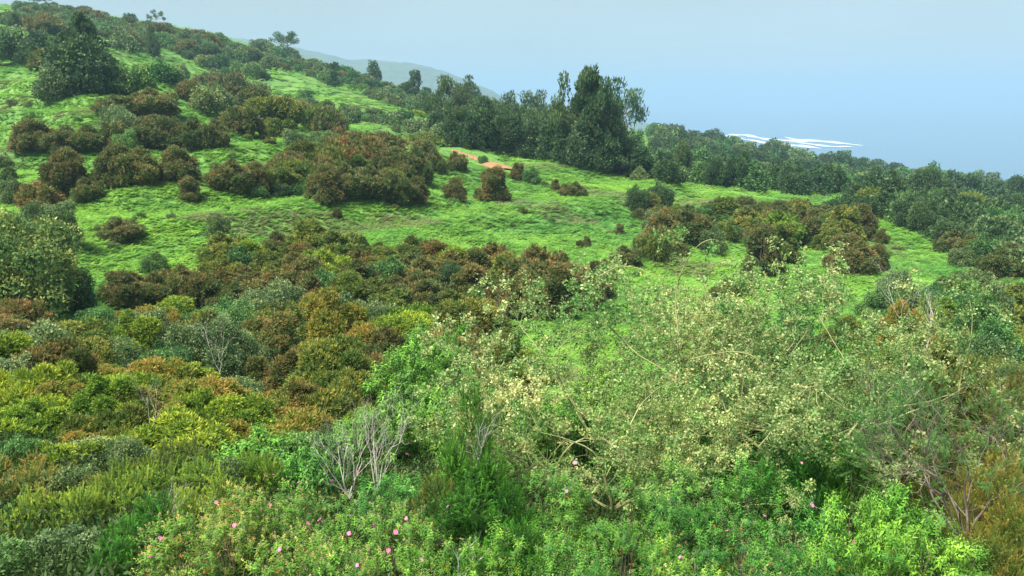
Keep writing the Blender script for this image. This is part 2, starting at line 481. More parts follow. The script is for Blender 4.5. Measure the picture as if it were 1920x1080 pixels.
# ------------------------------------------------------------------ plant prototypes (unit radius, unit height)
def lobes(r, K, spread=.60, lr=(.30,.44), flat=.55, low=.14, A=1.0):
    K = int(K*(.55+.45*A))
    d = unit(r.normal(size=(K,3))); d[:,2] = np.abs(d[:,2])**.9
    d = unit(d); q = r.uniform(.75,1.05,K)[:,None]
    c = np.stack([d[:,0]*spread, d[:,1]*spread, low+flat*d[:,2]],-1)*np.concatenate([q,q,q],1)
    rad = r.uniform(*lr, K)
    m = max(4, K//3)                      # a skirt that reaches the ground
    a = r.uniform(0,2*math.pi,m)
    c2 = np.stack([np.cos(a)*.55, np.sin(a)*.55, np.full(m,.16)],-1); r2 = r.uniform(.26,.38,m)
    c, rad = np.concatenate([c,c2]), np.concatenate([rad,r2])
    c[:,2] *= (A-.3)/max(c[:,2].max(),.01)
    m = 5; d = r.normal(size=(len(c)*m,3)); d[:,2] += .5; d = unit(d)
    sr = np.repeat(rad,m)*r.uniform(.32,.62,len(c)*m)
    sc_ = np.repeat(c,m,0)+d*(np.repeat(rad,m)-sr*.35)[:,None]
    return np.concatenate([c,sc_]), np.concatenate([rad*.9,sr])
def shell_points(r, c, rad, n, depth=.22, upbias=.25):
    P=[];U=[];L=[];D=[]; have=0
    p = rad**2/np.sum(rad**2)
    for _ in range(12):
        k = r.choice(len(c), n*2, p=p)
        u = r.normal(size=(n*2,3)); u[:,2]+=upbias; u = unit(u)
        dep = np.abs(r.normal(size=n*2))*depth
        esc = np.where(r.uniform(size=n*2)<.10, r.uniform(0,.28,n*2), 0)
        pos = c[k]+u*rad[k][:,None]*(1.04-dep+esc)[:,None]
        q = np.linalg.norm(pos[:,None]-c[None],axis=-1)/rad[None]
        q[np.arange(len(k)),k] = 9
        ok = (q.min(1)>.70)&(pos[:,2]>.015)
        P.append(pos[ok]);U.append(u[ok]);L.append(k[ok]);D.append(dep[ok]); have += ok.sum()
        if have>=n: break
    P,U,L,D=[np.concatenate(x)[:n] for x in (P,U,L,D)]
    return P,U,L,D
def stems_geo(r, K, h=.8, rad=.03, spread=.45, col=(1,1,1)):
    g = Geo()
    for i in range(K):
        a = r.uniform(0,2*math.pi); e = r.uniform(.2,1)*spread
        p0 = np.array([math.cos(a)*.06,math.sin(a)*.06,-.12]); p1 = np.array([math.cos(a)*e,math.sin(a)*e,h*r.uniform(.7,1)])
        m = (p0+p1)/2+np.array([*r.uniform(-.08,.08,2),.05])
        tube(g,[p0,(p0+m)/2+r.uniform(-.02,.02,3),m,(m+p1)/2+r.uniform(-.03,.03,3),p1],[rad,rad*.8,rad*.6,rad*.4,rad*.2],col)
    return g
def crown(seed, pal, n, size, tmpl, K=16, up=.5, rnd=.5, depth=.2, lob=None, inner=.25, isize=None, **kw):
    r = np.random.default_rng(seed); g = Geo()
    c, rad = lob(r) if lob else lobes(r, K, **kw)
    P,U,L,D = shell_points(r,c,rad,n,depth)
    share = .58
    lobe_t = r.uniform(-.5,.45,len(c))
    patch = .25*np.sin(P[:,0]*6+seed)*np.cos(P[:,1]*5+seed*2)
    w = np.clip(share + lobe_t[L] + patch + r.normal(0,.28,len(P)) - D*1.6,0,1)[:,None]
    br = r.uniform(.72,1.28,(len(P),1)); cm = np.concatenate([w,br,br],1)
    d = U*.75+np.array([0,0,up])+r.normal(size=P.shape)*rnd
    tv,tf,tc = tmpl
    s = size*r.uniform(.65,1.35,len(P))
    tc2 = np.concatenate([np.ones((len(tv),1)), tc[:,1:2], tc[:,1:2]],1)
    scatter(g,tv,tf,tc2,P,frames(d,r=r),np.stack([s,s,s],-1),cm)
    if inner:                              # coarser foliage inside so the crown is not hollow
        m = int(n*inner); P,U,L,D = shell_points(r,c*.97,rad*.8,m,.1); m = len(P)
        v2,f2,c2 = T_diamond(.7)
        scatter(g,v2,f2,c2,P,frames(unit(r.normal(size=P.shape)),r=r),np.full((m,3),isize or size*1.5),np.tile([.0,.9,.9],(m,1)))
    return g
PROTO = {}
PLUME = [T_plume(4,.20,.55,s) for s in range(3)]
DIA = T_diamond(.6)
LOD = {'n': (9000,.060,6), 'm': (5200,.075,4), 'f': (1700,.135,3)}
STEM = {}
for i in range(4):
    STEM[i] = stems_geo(np.random.default_rng(900+i),7).mesh('stems', M_bark)
ASP = (.8, 1.4, 2.3)
def heath(pal, lod, i, A):
    i %= 2; k = ('heath',lod,i,A)
    if k not in PROTO:
        n,s,nb = {'m':(3400,.125,4),'f':(1300,.20,3),'n':(6600,.084,4)}[lod]
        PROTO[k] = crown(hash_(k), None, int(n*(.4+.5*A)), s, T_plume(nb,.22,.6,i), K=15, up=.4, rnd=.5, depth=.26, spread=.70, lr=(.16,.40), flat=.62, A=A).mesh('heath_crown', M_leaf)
    return PROTO[k]
def broad(pal, lod, i, A):
    i %= 2; k = ('broad',lod,i,A)
    if k not in PROTO:
        n,s = {'m':(6500,.066),'f':(2100,.12),'n':(12000,.046)}[lod]
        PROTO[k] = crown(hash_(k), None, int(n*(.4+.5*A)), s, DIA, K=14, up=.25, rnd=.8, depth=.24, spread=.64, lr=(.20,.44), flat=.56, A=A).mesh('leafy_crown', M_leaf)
    return PROTO[k]
def hash_(k):
    return sum((ord(ch)*(q+3)) for q, ch in enumerate(str(k))) % 99991
def needle(pal, i, A):           # near heath made of shoots set with needles
    k = ('needle',i,A)
    if k not in PROTO:
        PROTO[k] = crown(hash_(k), None, int(1300*(.4+.5*A)), .21, T_sprig(26,.22,.028,i), K=11, up=.8, rnd=.32, depth=.34, inner=1.4, isize=.05, spread=.74, lr=(.14,.34), flat=.62, A=A).mesh('needle_crown', M_leaf)
    return PROTO[k]
def cistus(i, pal='lush', tips=.5, A=1.4):
    tips=round(tips*3)/3; k = ('cistus',pal,i,tips,A)
    if k not in PROTO:
        r = np.random.default_rng(hash_(k)); g = Geo()
        c, rad = lobes(r, 14, spread=.70, lr=(.18,.32), flat=.66, A=A)
        P,U,L,D = shell_points(r,c,rad,int(430*(.4+.5*A)),.34,.5)
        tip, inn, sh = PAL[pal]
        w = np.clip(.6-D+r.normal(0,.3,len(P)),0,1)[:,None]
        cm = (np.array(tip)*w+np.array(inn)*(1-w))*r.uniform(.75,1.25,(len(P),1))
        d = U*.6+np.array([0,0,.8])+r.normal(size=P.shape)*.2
        R = frames(d,r=r); s = .20*r.uniform(.75,1.25,len(P)); S = np.stack([s,s,s],-1)
        has = r.uniform(size=len(P))<tips
        for q,(sel,tc) in enumerate(((has,np.array([3.2,1.15,3.2])),(~has,None))):
            tv,tf,tcc = T_shoot(6,.42,.12,.55,i*7+q,tc)
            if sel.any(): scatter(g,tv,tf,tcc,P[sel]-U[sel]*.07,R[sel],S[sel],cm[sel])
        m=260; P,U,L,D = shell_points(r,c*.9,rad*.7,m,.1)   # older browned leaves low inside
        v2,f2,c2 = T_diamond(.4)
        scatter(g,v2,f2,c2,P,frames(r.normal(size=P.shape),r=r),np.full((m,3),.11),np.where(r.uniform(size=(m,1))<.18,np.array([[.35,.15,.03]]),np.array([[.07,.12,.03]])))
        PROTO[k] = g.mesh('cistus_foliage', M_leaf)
    return PROTO[k]
def droopy(i, pal='lush', A=1.4):
    k = ('droopy',pal,i,A)
    if k not in PROTO:
        r = np.random.default_rng(hash_(k)); g = Geo()
        c, rad = lobes(r, 14, spread=.66, lr=(.18,.36), flat=.62, A=A)
        P,U,L,D = shell_points(r,c,rad,int(620*(.4+.5*A)),.32,.4)
        tip, inn, sh = PAL[pal]
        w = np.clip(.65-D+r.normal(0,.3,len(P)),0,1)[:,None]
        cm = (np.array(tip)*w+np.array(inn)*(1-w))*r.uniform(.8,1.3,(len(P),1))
        tv,tf,tcc = T_shoot(5,.55,.20,1.0,i*3,None,rise=.3)
        s = .17*r.uniform(.7,1.2,len(P))
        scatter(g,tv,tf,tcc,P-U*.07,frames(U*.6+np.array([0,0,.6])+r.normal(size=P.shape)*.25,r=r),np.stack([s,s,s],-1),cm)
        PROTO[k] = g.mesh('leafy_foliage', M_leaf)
    return PROTO[k]

# trees
def conifer_meshes(seed, pal='dark', n=4200, layers=17, open_=.25):
    r = np.random.default_rng(seed); g = Geo(); w = Geo()
    tube(w,[[0,0,-.03],[.01,0,.35],[0,.01,.7],[0,0,1.0]],[.045,.034,.02,.004],(1,1,1),7)
    P=[];Dn=[]
    for j in range(layers):
        z = .10+.86*(j/layers)**.95; R = (1-z)**.75*(1.0)*r.uniform(.72,1.1)
        nb = 7 if z<.7 else 5
        for q in range(nb):
            if r.uniform()<open_*.5: continue
            a = r.uniform(0,2*math.pi); L = R*r.uniform(.65,1.12)
            e = np.array([math.cos(a),math.sin(a),0])
            pts = [np.array([0,0,z])+e*L*t+np.array([0,0,.05*t-.10*t*t]) for t in (0,.33,.66,1)]
            tube(w,pts,[.012,.008,.005,.002],(1,1,1),3)
            m = int(n/(layers*7)*(L+.25)*1.6)+4
            t = r.uniform(.2,1,m)**.8
            pp = np.array([0,0,z])+e*L*t[:,None]+np.stack([np.zeros(m),np.zeros(m),.05*t-.10*t*t],-1)
            pp += r.normal(size=(m,3))*np.array([.055,.055,.012])*(.5+L)
            P.append(pp); Dn.append(e*1.0+r.normal(size=(m,3))*.5+np.array([0,0,.1]))
    P=np.concatenate(P);Dn=np.concatenate(Dn);n=len(P)
    tip,inn,_=PAL[pal]; q=np.clip(r.uniform(-.2,1,(n,1)),0,1)
    tv,tf,tc=T_plume(4,.3,.6,seed)
    s=.085*r.uniform(.6,1.3,n)
    scatter(g,tv,tf,tc,P,frames(Dn,r=r),np.stack([s,s,s*1.0],-1)*np.array([1,1,1]),(np.array(tip)*q+np.array(inn)*(1-q))*r.uniform(.8,1.2,(n,1)))
    return g.mesh('conifer_crown',M_leaf), w.mesh('conifer_trunk',M_bark)
def airy_meshes(seed, pal='dark', K=14, leaf=.05, n=3200, low=.45, rtrunk=.03, crown_r=.16):
    """a tree whose limbs show between separate clumps"""
    r = np.random.default_rng(seed); g = Geo(); w = Geo()
    lean = r.uniform(-.08,.08,2)
    tr = np.array([[0,0,-.04],[lean[0]*.3,lean[1]*.3,.25],[lean[0],lean[1],.55],[lean[0]*1.3,lean[1]*.8,.85]])
    tube(w,tr,[rtrunk,rtrunk*.85,rtrunk*.6,rtrunk*.2],(1,1,1),7)
    C_=[];R_=[]
    for q in range(K):
        t = r.uniform(low,.95); z0 = t*.8
        b = np.array([np.interp(z0,tr[:,2],tr[:,0]),np.interp(z0,tr[:,2],tr[:,1]),z0])
        a = q*2.4+r.uniform(-.4,.4); L = (.85-.5*max(0,t-.6))*r.uniform(.5,1.05)
        e = np.array([math.cos(a)*L,math.sin(a)*L,r.uniform(.10,.32)])
        tipp = b+e; tipp[2]=min(tipp[2],.95)
        tube(w,[b,b+e*np.array([.4,.4,.25]),b+e*np.array([.75,.75,.7]),tipp],[rtrunk*.45,rtrunk*.3,rtrunk*.2,rtrunk*.06],(1,1,1),4)
        for _ in range(3):
            C_.append(tipp+r.normal(size=3)*np.array([.12,.12,.05])); R_.append(crown_r*r.uniform(.6,1.15))
    C_=np.array(C_);R_=np.array(R_)
    k=r.choice(len(C_),n,p=R_**2/np.sum(R_**2))
    u=unit(r.normal(size=(n,3)))
    P=C_[k]+u*(R_[k]*r.uniform(.35,1.05,n))[:,None]*np.array([1.15,1.15,.62]); P[:,2]=np.clip(P[:,2],.1,1.0)
    tip,inn,_=PAL[pal]; q=np.clip(u[:,2:3]*.4+r.uniform(-.1,.9,(n,1)),0,1)
    s=leaf*r.uniform(.6,1.4,n)
    scatter(g,*DIA,P,frames(u+r.normal(size=u.shape)*.7,r=r),np.stack([s*1.1,s,s],-1),(np.array(tip)*q+np.array(inn)*(1-q))*r.uniform(.75,1.25,(n,1)))
    return g.mesh('open_crown',M_leaf), w.mesh('open_trunk',M_bark)
def round_tree(seed, pal, n=6500, leaf=.055, trunk=.3):
    def lb(r):
        K=20; d=unit(r.normal(size=(K,3))); c=d*np.array([.6,.6,.30])*r.uniform(.6,1.05,(K,1))+np.array([0,0,.62])
        return c, r.uniform(.16,.30,K)
    g = crown(seed,pal,n,leaf,DIA,lob=lb,up=.2,rnd=.8)
    r=np.random.default_rng(seed+1); w=Geo()
    tube(w,[[0,0,-.04],[.02,0,.2],[0,.02,.45],[0,0,.7]],[.05,.042,.03,.012],(1,1,1),7)
    for q in range(6):
        a=q*1.05+r.uniform(-.3,.3); e=np.array([math.cos(a)*.5,math.sin(a)*.5,.3])
        b=np.array([0,.01,.3+.05*q]); tube(w,[b,b+e*.5+[0,0,-.03],b+e],[.022,.014,.005],(1,1,1),4)
    return g.mesh('tree_crown',M_leaf), w.mesh('tree_trunk',M_bark)
TREES = {
 'conifer':[conifer_meshes(5),conifer_meshes(6)],
 'airy':[airy_meshes(21),airy_meshes(22),airy_meshes(23,K=10,crown_r=.13)],
 'round':[round_tree(31,'dark'),round_tree(32,'dark'),round_tree(33,'green')],
 'tall':[airy_meshes(41,K=34,n=5200,low=.12,crown_r=.17,leaf=.055),airy_meshes(42,K=38,n=5600,low=.1,crown_r=.17,leaf=.055),airy_meshes(43,K=30,n=5000,low=.15,crown_r=.18,leaf=.055)],
}

# ------------------------------------------------------------------ placing
ORD = 'leftmost second third fourth fifth sixth seventh eighth ninth tenth eleventh twelfth'.split()
TINT = {'brown':(1,1,1)}
LOOK = {'brown':'dark brown','rust':'rusty brown','orange':'orange tipped','olive':'olive brown','yellow':'yellow green','green':'mid green','grey':'grey green','dark':'dark green','lush':'bright green','needle':'deep green'}
def setpal(o, pal):
    if pal in PMAT:
        o.material_slots[0].link = 'OBJECT'; o.material_slots[0].material = PMAT[pal]
def add_plant(name, meshes, loc, scale, rot, label, cat, group, color=(1,1,1), parts=('foliage','stem'), A=1.0, pal=None):
    """meshes: one mesh, or a list of part meshes under an Empty; the crown mesh is A units tall"""
    sc0 = (scale[0], scale[1], scale[2]/A)
    if len(meshes) == 1:
        o = link(name, meshes[0]); o.color = (*color,1); o.scale = sc0; setpal(o, pal)
    else:
        o = link(name, None)
        for q, (nm, m) in enumerate(zip(parts, meshes)):
            c = link(nm, m, o); c.color = (*color,1); c.scale = sc0 if q == 0 else scale
            if q == 0: setpal(c, pal)
    o.location = loc; o.rotation_euler = (0, 0, rot)
    o['label'] = label; o['category'] = cat
    if group: o['group'] = group
    return o
count = 0
def rand_col(v=.12, h=.08):
    b = random.uniform(1-v,1+v)
    return (b*random.uniform(1-h,1+h), b, b*random.uniform(1-h,1+h))
def palof(kind):
    f,p = kind.split('.')
    return {'round':'dark'}.get(p) if f=='tree' else p
def asp(h, r): return min(ASP, key=lambda a: abs(math.log(max(h,.05)/r/a)))
def spec_meshes(kind, d, i, h, r):
    """kind such as 'heath.brown', 'bush.grey', 'tree.round'"""
    fam, pal = kind.split('.'); A = asp(h, r)
    if fam == 'heath':
        hn = 'flowering_heath' if pal in ('yellow','orange') else 'heath_bush'
        if d < 11 or pal == 'needle': return hn,[needle(pal,i%2,A),STEM[i%4]],'bush',('foliage','stem'),A
        if d < 45: return hn,[heath(pal,'n',i%2,A),STEM[i%4]],'bush',('foliage','stem'),A
        if d < 115: return hn,[heath(pal,'m',i%3,A),STEM[i%4]],'bush',('foliage','stem'),A
        return hn,[heath(pal,'f',i%2,A)],'bush',None,A
    if fam == 'bush':
        nm = 'broadleaf_tree' if d > 225 and pal in ('dark','green') and r > 3.6 else 'leafy_bush'
        ct = 'tree' if nm[0] == 'b' else 'bush'
        if d < 40: return nm,[broad(pal,'n',i%2,A),STEM[i%4]],ct,('foliage','stem'),A
        if d < 115: return nm,[broad(pal,'m',i%3,A),STEM[i%4]],ct,('foliage','stem'),A
        return nm,[broad(pal,'f',i%2,A)],ct,None,A
    if fam == 'tree':
        m = TREES[pal][i%len(TREES[pal])]
        nm = {'conifer':'conifer_tree','airy':'open_crowned_tree','round':'broadleaf_tree','tall':'tall_dark_tree'}[pal]
        return nm,list(m),'tree',('crown','trunk'),1.0
def place_base(kind, px, py, w, h, label, group, color=None, grow=1.0):
    global count; count += 1
    x,y,z = hit(px,py)
    sc = y/F/ (CT) ; W = w*sc*(1.06 if kind.startswith('heath') else 1.0); H = h*sc*(1.0 if kind.startswith('tree') else .86)
    nm,ms,cat,parts,A = spec_meshes(kind,y,count,H,W/2)
    back = W*.35                                  # the marked foot is the near edge of the crown
    x2,y2 = x*(y+back)/y, y+back
    z2 = min(float(ground(x2,y2)), z+.6*back)-.12
    if w < 38 and 'meadow' in label and kind.split('.')[0] != 'tree': nm = 'young_shrub'
    return add_plant(nm,ms,(x2,y2,z2),(W/2*1.05,W/2*random.uniform(.85,1.1),H*1.0),random.uniform(0,6.28),label,cat,group,color or rand_col(),parts,A,palof(kind))
def place_top(kind, px, pyt, d, w, label, group, color=None):
    """stands at depth d with its top on the photo row pyt, w metres wide"""
    global count; count += 1
    u,t = pix_dir(px,pyt); x = float(u)*d; zt = float(t)*d; zg = float(ground(x,d))-.1
    H = max(.4,(zt-zg)*random.uniform(.78,1.08))
    nm,ms,cat,parts,A = spec_meshes(kind,d,count,H,w/2)
    return add_plant(nm,ms,(x,d,zg),(w/2,w/2*random.uniform(.9,1.1),H),random.uniform(0,6.28),label,cat,group,color or rand_col(),parts,A,palof(kind))
PLUR = {'pointed dark conifer':'pointed dark conifers'}
def looks(kind):
    fam,pal = kind.split('.')
    if fam=='tree': return {'conifer':'pointed dark conifer','airy':'open crowned dark tree','round':'rounded dark tree','tall':'tall dark tree'}[pal]
    return LOOK[pal]+(' heath bush' if fam=='heath' else ' leafy bush')
def plural(l): return l+('es' if l.endswith('h') else 's')
ORD += 'thirteenth fourteenth fifteenth sixteenth seventeenth eighteenth nineteenth twentieth'.split()+['twenty-'+w for w in 'first second third fourth fifth sixth seventh eighth ninth'.split()]
def ranked(kind, q, n, where):
    l = looks(kind)
    return f'{l} {where}' if n==1 else (f'{ORD[q]} {l}{" from left" if q else ""} {where}' if n<=len(ORD) else f'one of the {plural(l)} {where}')
def row(group, where, items, cat='bush'):
    """hand placed plants of one patch: every label gives its look, its patch and its rank from the left among its look-alikes"""
    byk = {}
    for it in items: byk.setdefault(it[0],[]).append(it)
    for k, its in byk.items():
        its.sort(key=lambda q:q[1])
        for q,it in enumerate(its): place_base(*it, ranked(k,q,len(its),where), group)
B,R_,OL,YE,GN,GR,DK,OR = 'heath.brown','heath.rust','heath.olive','heath.yellow','bush.green','bush.grey','bush.dark','heath.orange'

row('bushes on the upper left slope','on the upper left meadow',[
 (DK,150,182,120,112),('tree.conifer',165,178,130,130),(DK,185,180,70,90),(DK,135,165,80,100),(GR,100,200,75,64),(GR,20,128,90,72),(DK,75,112,70,52),(B,100,135,70,42),(B,85,66,70,34),(DK,28,54,26,30),
 (B,292,232,85,56),(B,215,226,66,44),(GR,228,244,75,46),(B,255,225,60,45),(B,175,45,60,22),(DK,60,130,50,46),(B,20,115,60,50),
 ('tree.conifer',288,112,34,62),(GN,262,184,70,60),(GN,225,180,60,55),(GR,235,100,60,32),(B,240,96,60,30),(GR,330,165,50,40),(GN,300,160,60,45)])
row('bushes round the middle left slope','right of the big dark tree',[
 (B,455,258,84,48),(GR,388,220,74,52),(B,432,190,90,46),(B,470,220,72,54),(B,350,194,48,36),(GR,345,150,22,34),(GR,410,205,60,45),(OL,500,235,70,50),(OL,540,240,80,55),
 (GR,560,284,66,38),(GR,612,288,66,38),(OL,590,250,80,50),(B,620,250,70,45),(OL,520,262,70,40),(B,560,225,60,35),(GR,650,235,50,30),(B,395,165,60,25),(GR,480,185,50,28)])
row('brown hedge row on the left slope','in the long row on the left',[
 (B,70,300,88,62),(B,125,300,84,56),(B,175,296,84,56),(B,225,288,80,52),(B,275,284,84,58),(B,325,284,84,60),(B,370,284,80,64),(B,402,282,60,60),(B,285,262,70,36)])
row('bushes below the hedge row','below the long hedge row on the left',[
 (B,128,380,92,96),(B,168,388,56,52),(B,222,354,84,82),(B,262,352,84,78),(GN,240,322,62,80),(B,338,350,76,72),(B,360,384,42,52),(R_,80,394,100,48),(GR,8,345,55,60),(GR,22,388,60,58),(B,230,462,78,54),(GR,120,470,84,92),(GR,75,420,80,50),(B,135,330,40,30)])
row('brown thicket in the centre left','above the central meadow',[
 (B,436,368,80,62),(B,478,364,62,54),(OL,525,366,72,60),(OL,560,352,80,52),(DK,520,364,52,42),(B,590,350,90,58),(B,610,386,76,74),(B,655,386,80,78),(B,700,384,80,74),(B,742,388,66,64),(B,780,386,54,54),
 (R_,640,320,90,52),(R_,690,325,86,56),(B,735,335,84,62),(B,775,350,70,76),(R_,720,290,80,40),(R_,670,290,70,42),(OL,610,330,80,52),(B,540,330,80,40),(GR,604,388,44,50),(R_,640,282,60,36),(OL,575,300,60,30)])
row('bushes dotted over the central meadow','standing on the bright central meadow',[
 (B,812,326,52,52),(B,856,324,40,42),(B,800,300,52,36),(B,852,382,52,50),(R_,918,382,66,74),(B,944,378,34,40),(R_,972,342,30,36),(GN,996,348,42,34),(B,1042,358,20,24),(B,1076,372,50,34),
 (B,632,414,22,24),(B,1164,442,20,26),(B,1086,466,16,18),(B,1100,464,18,24),('bush.dark',1021,482,10,26),(GN,905,308,20,16)])
row('trees of the dark copse','in the dark copse on the ridge',[
 ('tree.conifer',1104,322,165,184),('tree.airy',1085,316,110,166),('tree.airy',1128,322,110,158),('bush.dark',822,268,52,64),('bush.dark',850,276,52,74),('bush.dark',880,282,54,80),('bush.dark',910,288,54,84),('bush.dark',940,292,54,82),('bush.dark',970,296,54,84),('bush.dark',1000,300,56,84),('bush.dark',1030,306,56,88),('bush.dark',1060,312,56,90),('bush.dark',1145,326,70,96),('bush.dark',1175,332,64,84),('bush.dark',1085,320,60,100),('bush.dark',1205,338,60,66),('bush.dark',1120,330,60,60),('tree.airy',850,266,82,110),('tree.tall',826,266,64,79),('tree.tall',880,272,68,86),('tree.tall',912,280,66,92),('tree.tall',942,284,62,89),('tree.airy',984,288,86,110),('tree.tall',968,288,60,84),('tree.tall',1002,292,66,82),
 ('tree.tall',1036,300,64,96),('tree.tall',1066,306,64,96),('tree.airy',1160,312,100,134),('tree.tall',1142,318,66,100),('tree.tall',1180,320,60,74),('tree.tall',860,276,56,72),('tree.tall',990,294,56,65),('tree.tall',926,286,56,63),('tree.tall',896,262,60,73),('tree.tall',1020,286,60,79),('tree.tall',958,276,60,79),('tree.tall',1052,296,64,77),('tree.tall',1085,312,64,90),('tree.tall',1122,318,64,90)])
row('bushes along the foot of the copse','at the foot of the dark copse',[
 (GR,835,270,60,42),(GR,810,262,44,34),(GN,905,280,52,40),(GR,930,284,34,30),(GR,1010,298,36,26),(DK,975,296,36,34),(GN,1125,318,60,60),(GR,1198,340,38,28),(GR,1090,320,34,34),(GR,1130,328,24,16),(DK,1165,330,60,44),(DK,1210,335,60,56),
 (GR,780,256,60,30),(OL,800,276,70,24),(GR,740,238,50,26),(GN,760,232,36,26),(B,850,276,30,18),(GR,700,226,40,22),(YE,782,218,34,10)])
row('single trees along the skyline','standing up against the sky along the ridge',[
 ('tree.airy',540,104,74,42),(DK,702,156,28,44),(DK,778,184,34,52),(DK,800,190,22,28),(DK,876,200,48,50),('tree.airy',290,14,30,26),('tree.airy',88,12,30,26),('tree.airy',70,12,26,24),
 (DK,625,166,24,36),(DK,1316,262,12,24),(DK,1323,262,11,27),('tree.airy',1425,280,42,24),(DK,1610,318,40,24),('tree.conifer',1550,300,8,12)])
row('brown bushes right of the meadow','right of the central meadow',[
 (DK,1195,404,60,56),(DK,1235,398,60,52),(OL,1215,404,50,40),(B,1240,462,74,66),(B,1290,458,90,76),(OL,1262,430,70,50),(B,1172,502,62,46),(OL,1222,492,84,50),(B,1330,410,50,34),(OL,1352,424,80,54),(B,1392,420,70,50),(OL,1402,446,90,66),(R_,1250,440,60,50),
 (B,1425,524,70,110),(OL,1462,500,80,90),(YE,1460,470,84,80),(B,1500,465,80,84),(OL,1495,420,80,46),(B,1540,425,60,40),(GR,1332,484,66,62),(GN,1375,450,36,30),(B,1455,420,60,44),(OL,1430,476,60,60),(B,1438,518,60,62)])
row('bushes on the right hand meadow','on the right hand meadow',[
 (B,1576,512,66,78),(B,1604,518,82,72),(B,1636,512,54,62),(OL,1578,470,72,88),(B,1608,450,60,70),(B,1636,452,20,30),(B,1652,460,24,34),(DK,1548,416,84,40),(DK,1600,402,70,36),(GR,1678,556,78,46),(B,1768,548,34,32),(GR,1838,562,110,50),(GR,1890,575,70,50),(OL,1380,560,66,36),(GR,1560,575,50,30)])

def inside(poly, x, y):
    c=False; j=len(poly)-1
    for i in range(len(poly)):
        xi,yi=poly[i]; xj,yj=poly[j]
        if (yi>y)!=(yj>y) and x<(xj-xi)*(y-yi)/(yj-yi)+xi: c=not c
        j=i
    return c
def fill(poly, n, kinds, size, asp, label, group, seed):
    """plants that nothing tells apart, spread over one patch of the hill"""
    r=random.Random(seed); xs=[p[0] for p in poly]; ys=[p[1] for p in poly]; pts=[]; t=0
    while len(pts)<n and t<n*60:
        t+=1; x=r.uniform(min(xs),max(xs)); y=r.uniform(min(ys),max(ys))
        if not inside(poly,x,y): continue
        if any(abs(x-a)<size[0]*.45 and abs(y-b)<size[0]*.2 for a,b in pts): continue
        pts.append((x,y))
    todo={}
    x0,x1=min(xs),max(xs)
    for x,y in pts:
        k=r.choices([q[0] for q in kinds],[q[1] for q in kinds])[0]; w=r.uniform(*size); hh=w*r.uniform(*asp)
        todo.setdefault((k,min(3,int((x-x0)/(x1-x0)*4))),[]).append((x,y,w,hh))
    for (k,part),its in todo.items():
        its.sort()
        zone=('the left end of','the left middle of','the right middle of','the right end of')[part]
        for q,(x,y,w,hh) in enumerate(its):
            place_base(k,x,y,w,hh,ranked(k,q,len(its),f'in {zone} {label}').replace(' bushes in',' bushes in'),group)
# far slopes
fill([(150,28),(300,60),(560,114),(700,160),(800,196),(800,225),(740,205),(640,170),(560,142),(330,105),(180,75)],45,[(GR,3),(GN,2),(B,2.6),(DK,2.2)],(24,44),(.5,.8),'the high slope','scrub on the high slope',1)
fill([(560,180),(700,225),(800,262),(800,268),(690,240),(560,205)],14,[(GR,3),(GN,2),(OL,1)],(22,36),(.5,.7),'the upper meadow edge','scrub along the upper meadow edge',2)
fill([(330,95),(520,130),(560,150),(500,160),(380,150)],10,[(GR,3),(GN,2)],(26,44),(.5,.8),'the strip scrub','scrub by the meadow strip',3)
fill([(1215,252),(1450,296),(1700,332),(1920,362),(1920,420),(1640,372),(1560,360),(1250,345)],150,[('tree.round',1.4),(DK,3),(GN,2.2),(GR,1.3)],(32,56),(.55,.8),'the right woodland','woodland below the right skyline',4)
fill([(1240,325),(1400,345),(1560,366),(1560,372),(1400,366),(1240,346)],34,[('tree.round',3),(DK,3),(GN,1.6)],(46,66),(.8,1.1),'the lower woodland edge','trees at the lower woodland edge',5)
fill([(1600,385),(1720,372),(1920,410),(1920,520),(1830,505),(1760,455),(1690,430),(1630,408)],70,[(DK,4),(GN,2.4),('tree.round',1.2),(OL,1)],(56,92),(.7,.95),'the right scrub','dark scrub at the right edge',6)
row('brown bushes at the right edge','at the far right edge',[(B,1790,478,70,50),(B,1822,500,84,62),(B,1868,524,84,62),(B,1905,520,60,70),(GR,1800,505,60,46),(OL,1850,470,70,50),(B,1905,470,60,46)])
fill([(380,250),(520,270),(600,300),(420,300)],5,[(GR,2),(OL,1)],(18,30),(.5,.8),'the small meadow','saplings on the meadow',10)
fill([(170,390),(600,400),(650,420),(400,430),(400,490),(180,480)],10,[(GR,2),(B,1),(GN,2)],(14,30),(.5,.9),'the left meadow','saplings on the left meadow',11)
fill([(660,410),(830,370),(980,330),(1200,370),(1200,440),(1100,480),(860,430)],13,[(GN,3),(B,2),(GR,2),(OL,1)],(10,22),(.5,.9),'the central meadow','saplings on the central meadow',12)
fill([(1180,520),(1500,540),(1640,500),(1780,500),(1800,560),(1300,580)],12,[(GN,3),(B,2),(GR,2),(OL,2)],(16,38),(.5,.9),'the right meadow','saplings on the right meadow',13)
fill([(0,190),(200,230),(200,250),(40,250)],7,[(GN,2),(GR,2)],(14,26),(.5,.8),'the upper left meadow','saplings on the upper left meadow',14)
fill([(430,372),(780,392),(790,360),(600,300),(520,330),(430,350)],20,[(OL,3),(GN,1.4),(DK,1)],(44,74),(.5,.75),'the upper thicket','low bushes joining the upper thicket',17)
fill([(1160,505),(1330,465),(1520,470),(1640,510),(1620,430),(1380,410),(1200,400)],26,[(OL,3),(GN,1.5),(B,2),(GR,1)],(40,70),(.5,.75),'the right thicket','low bushes joining the right thicket',18)
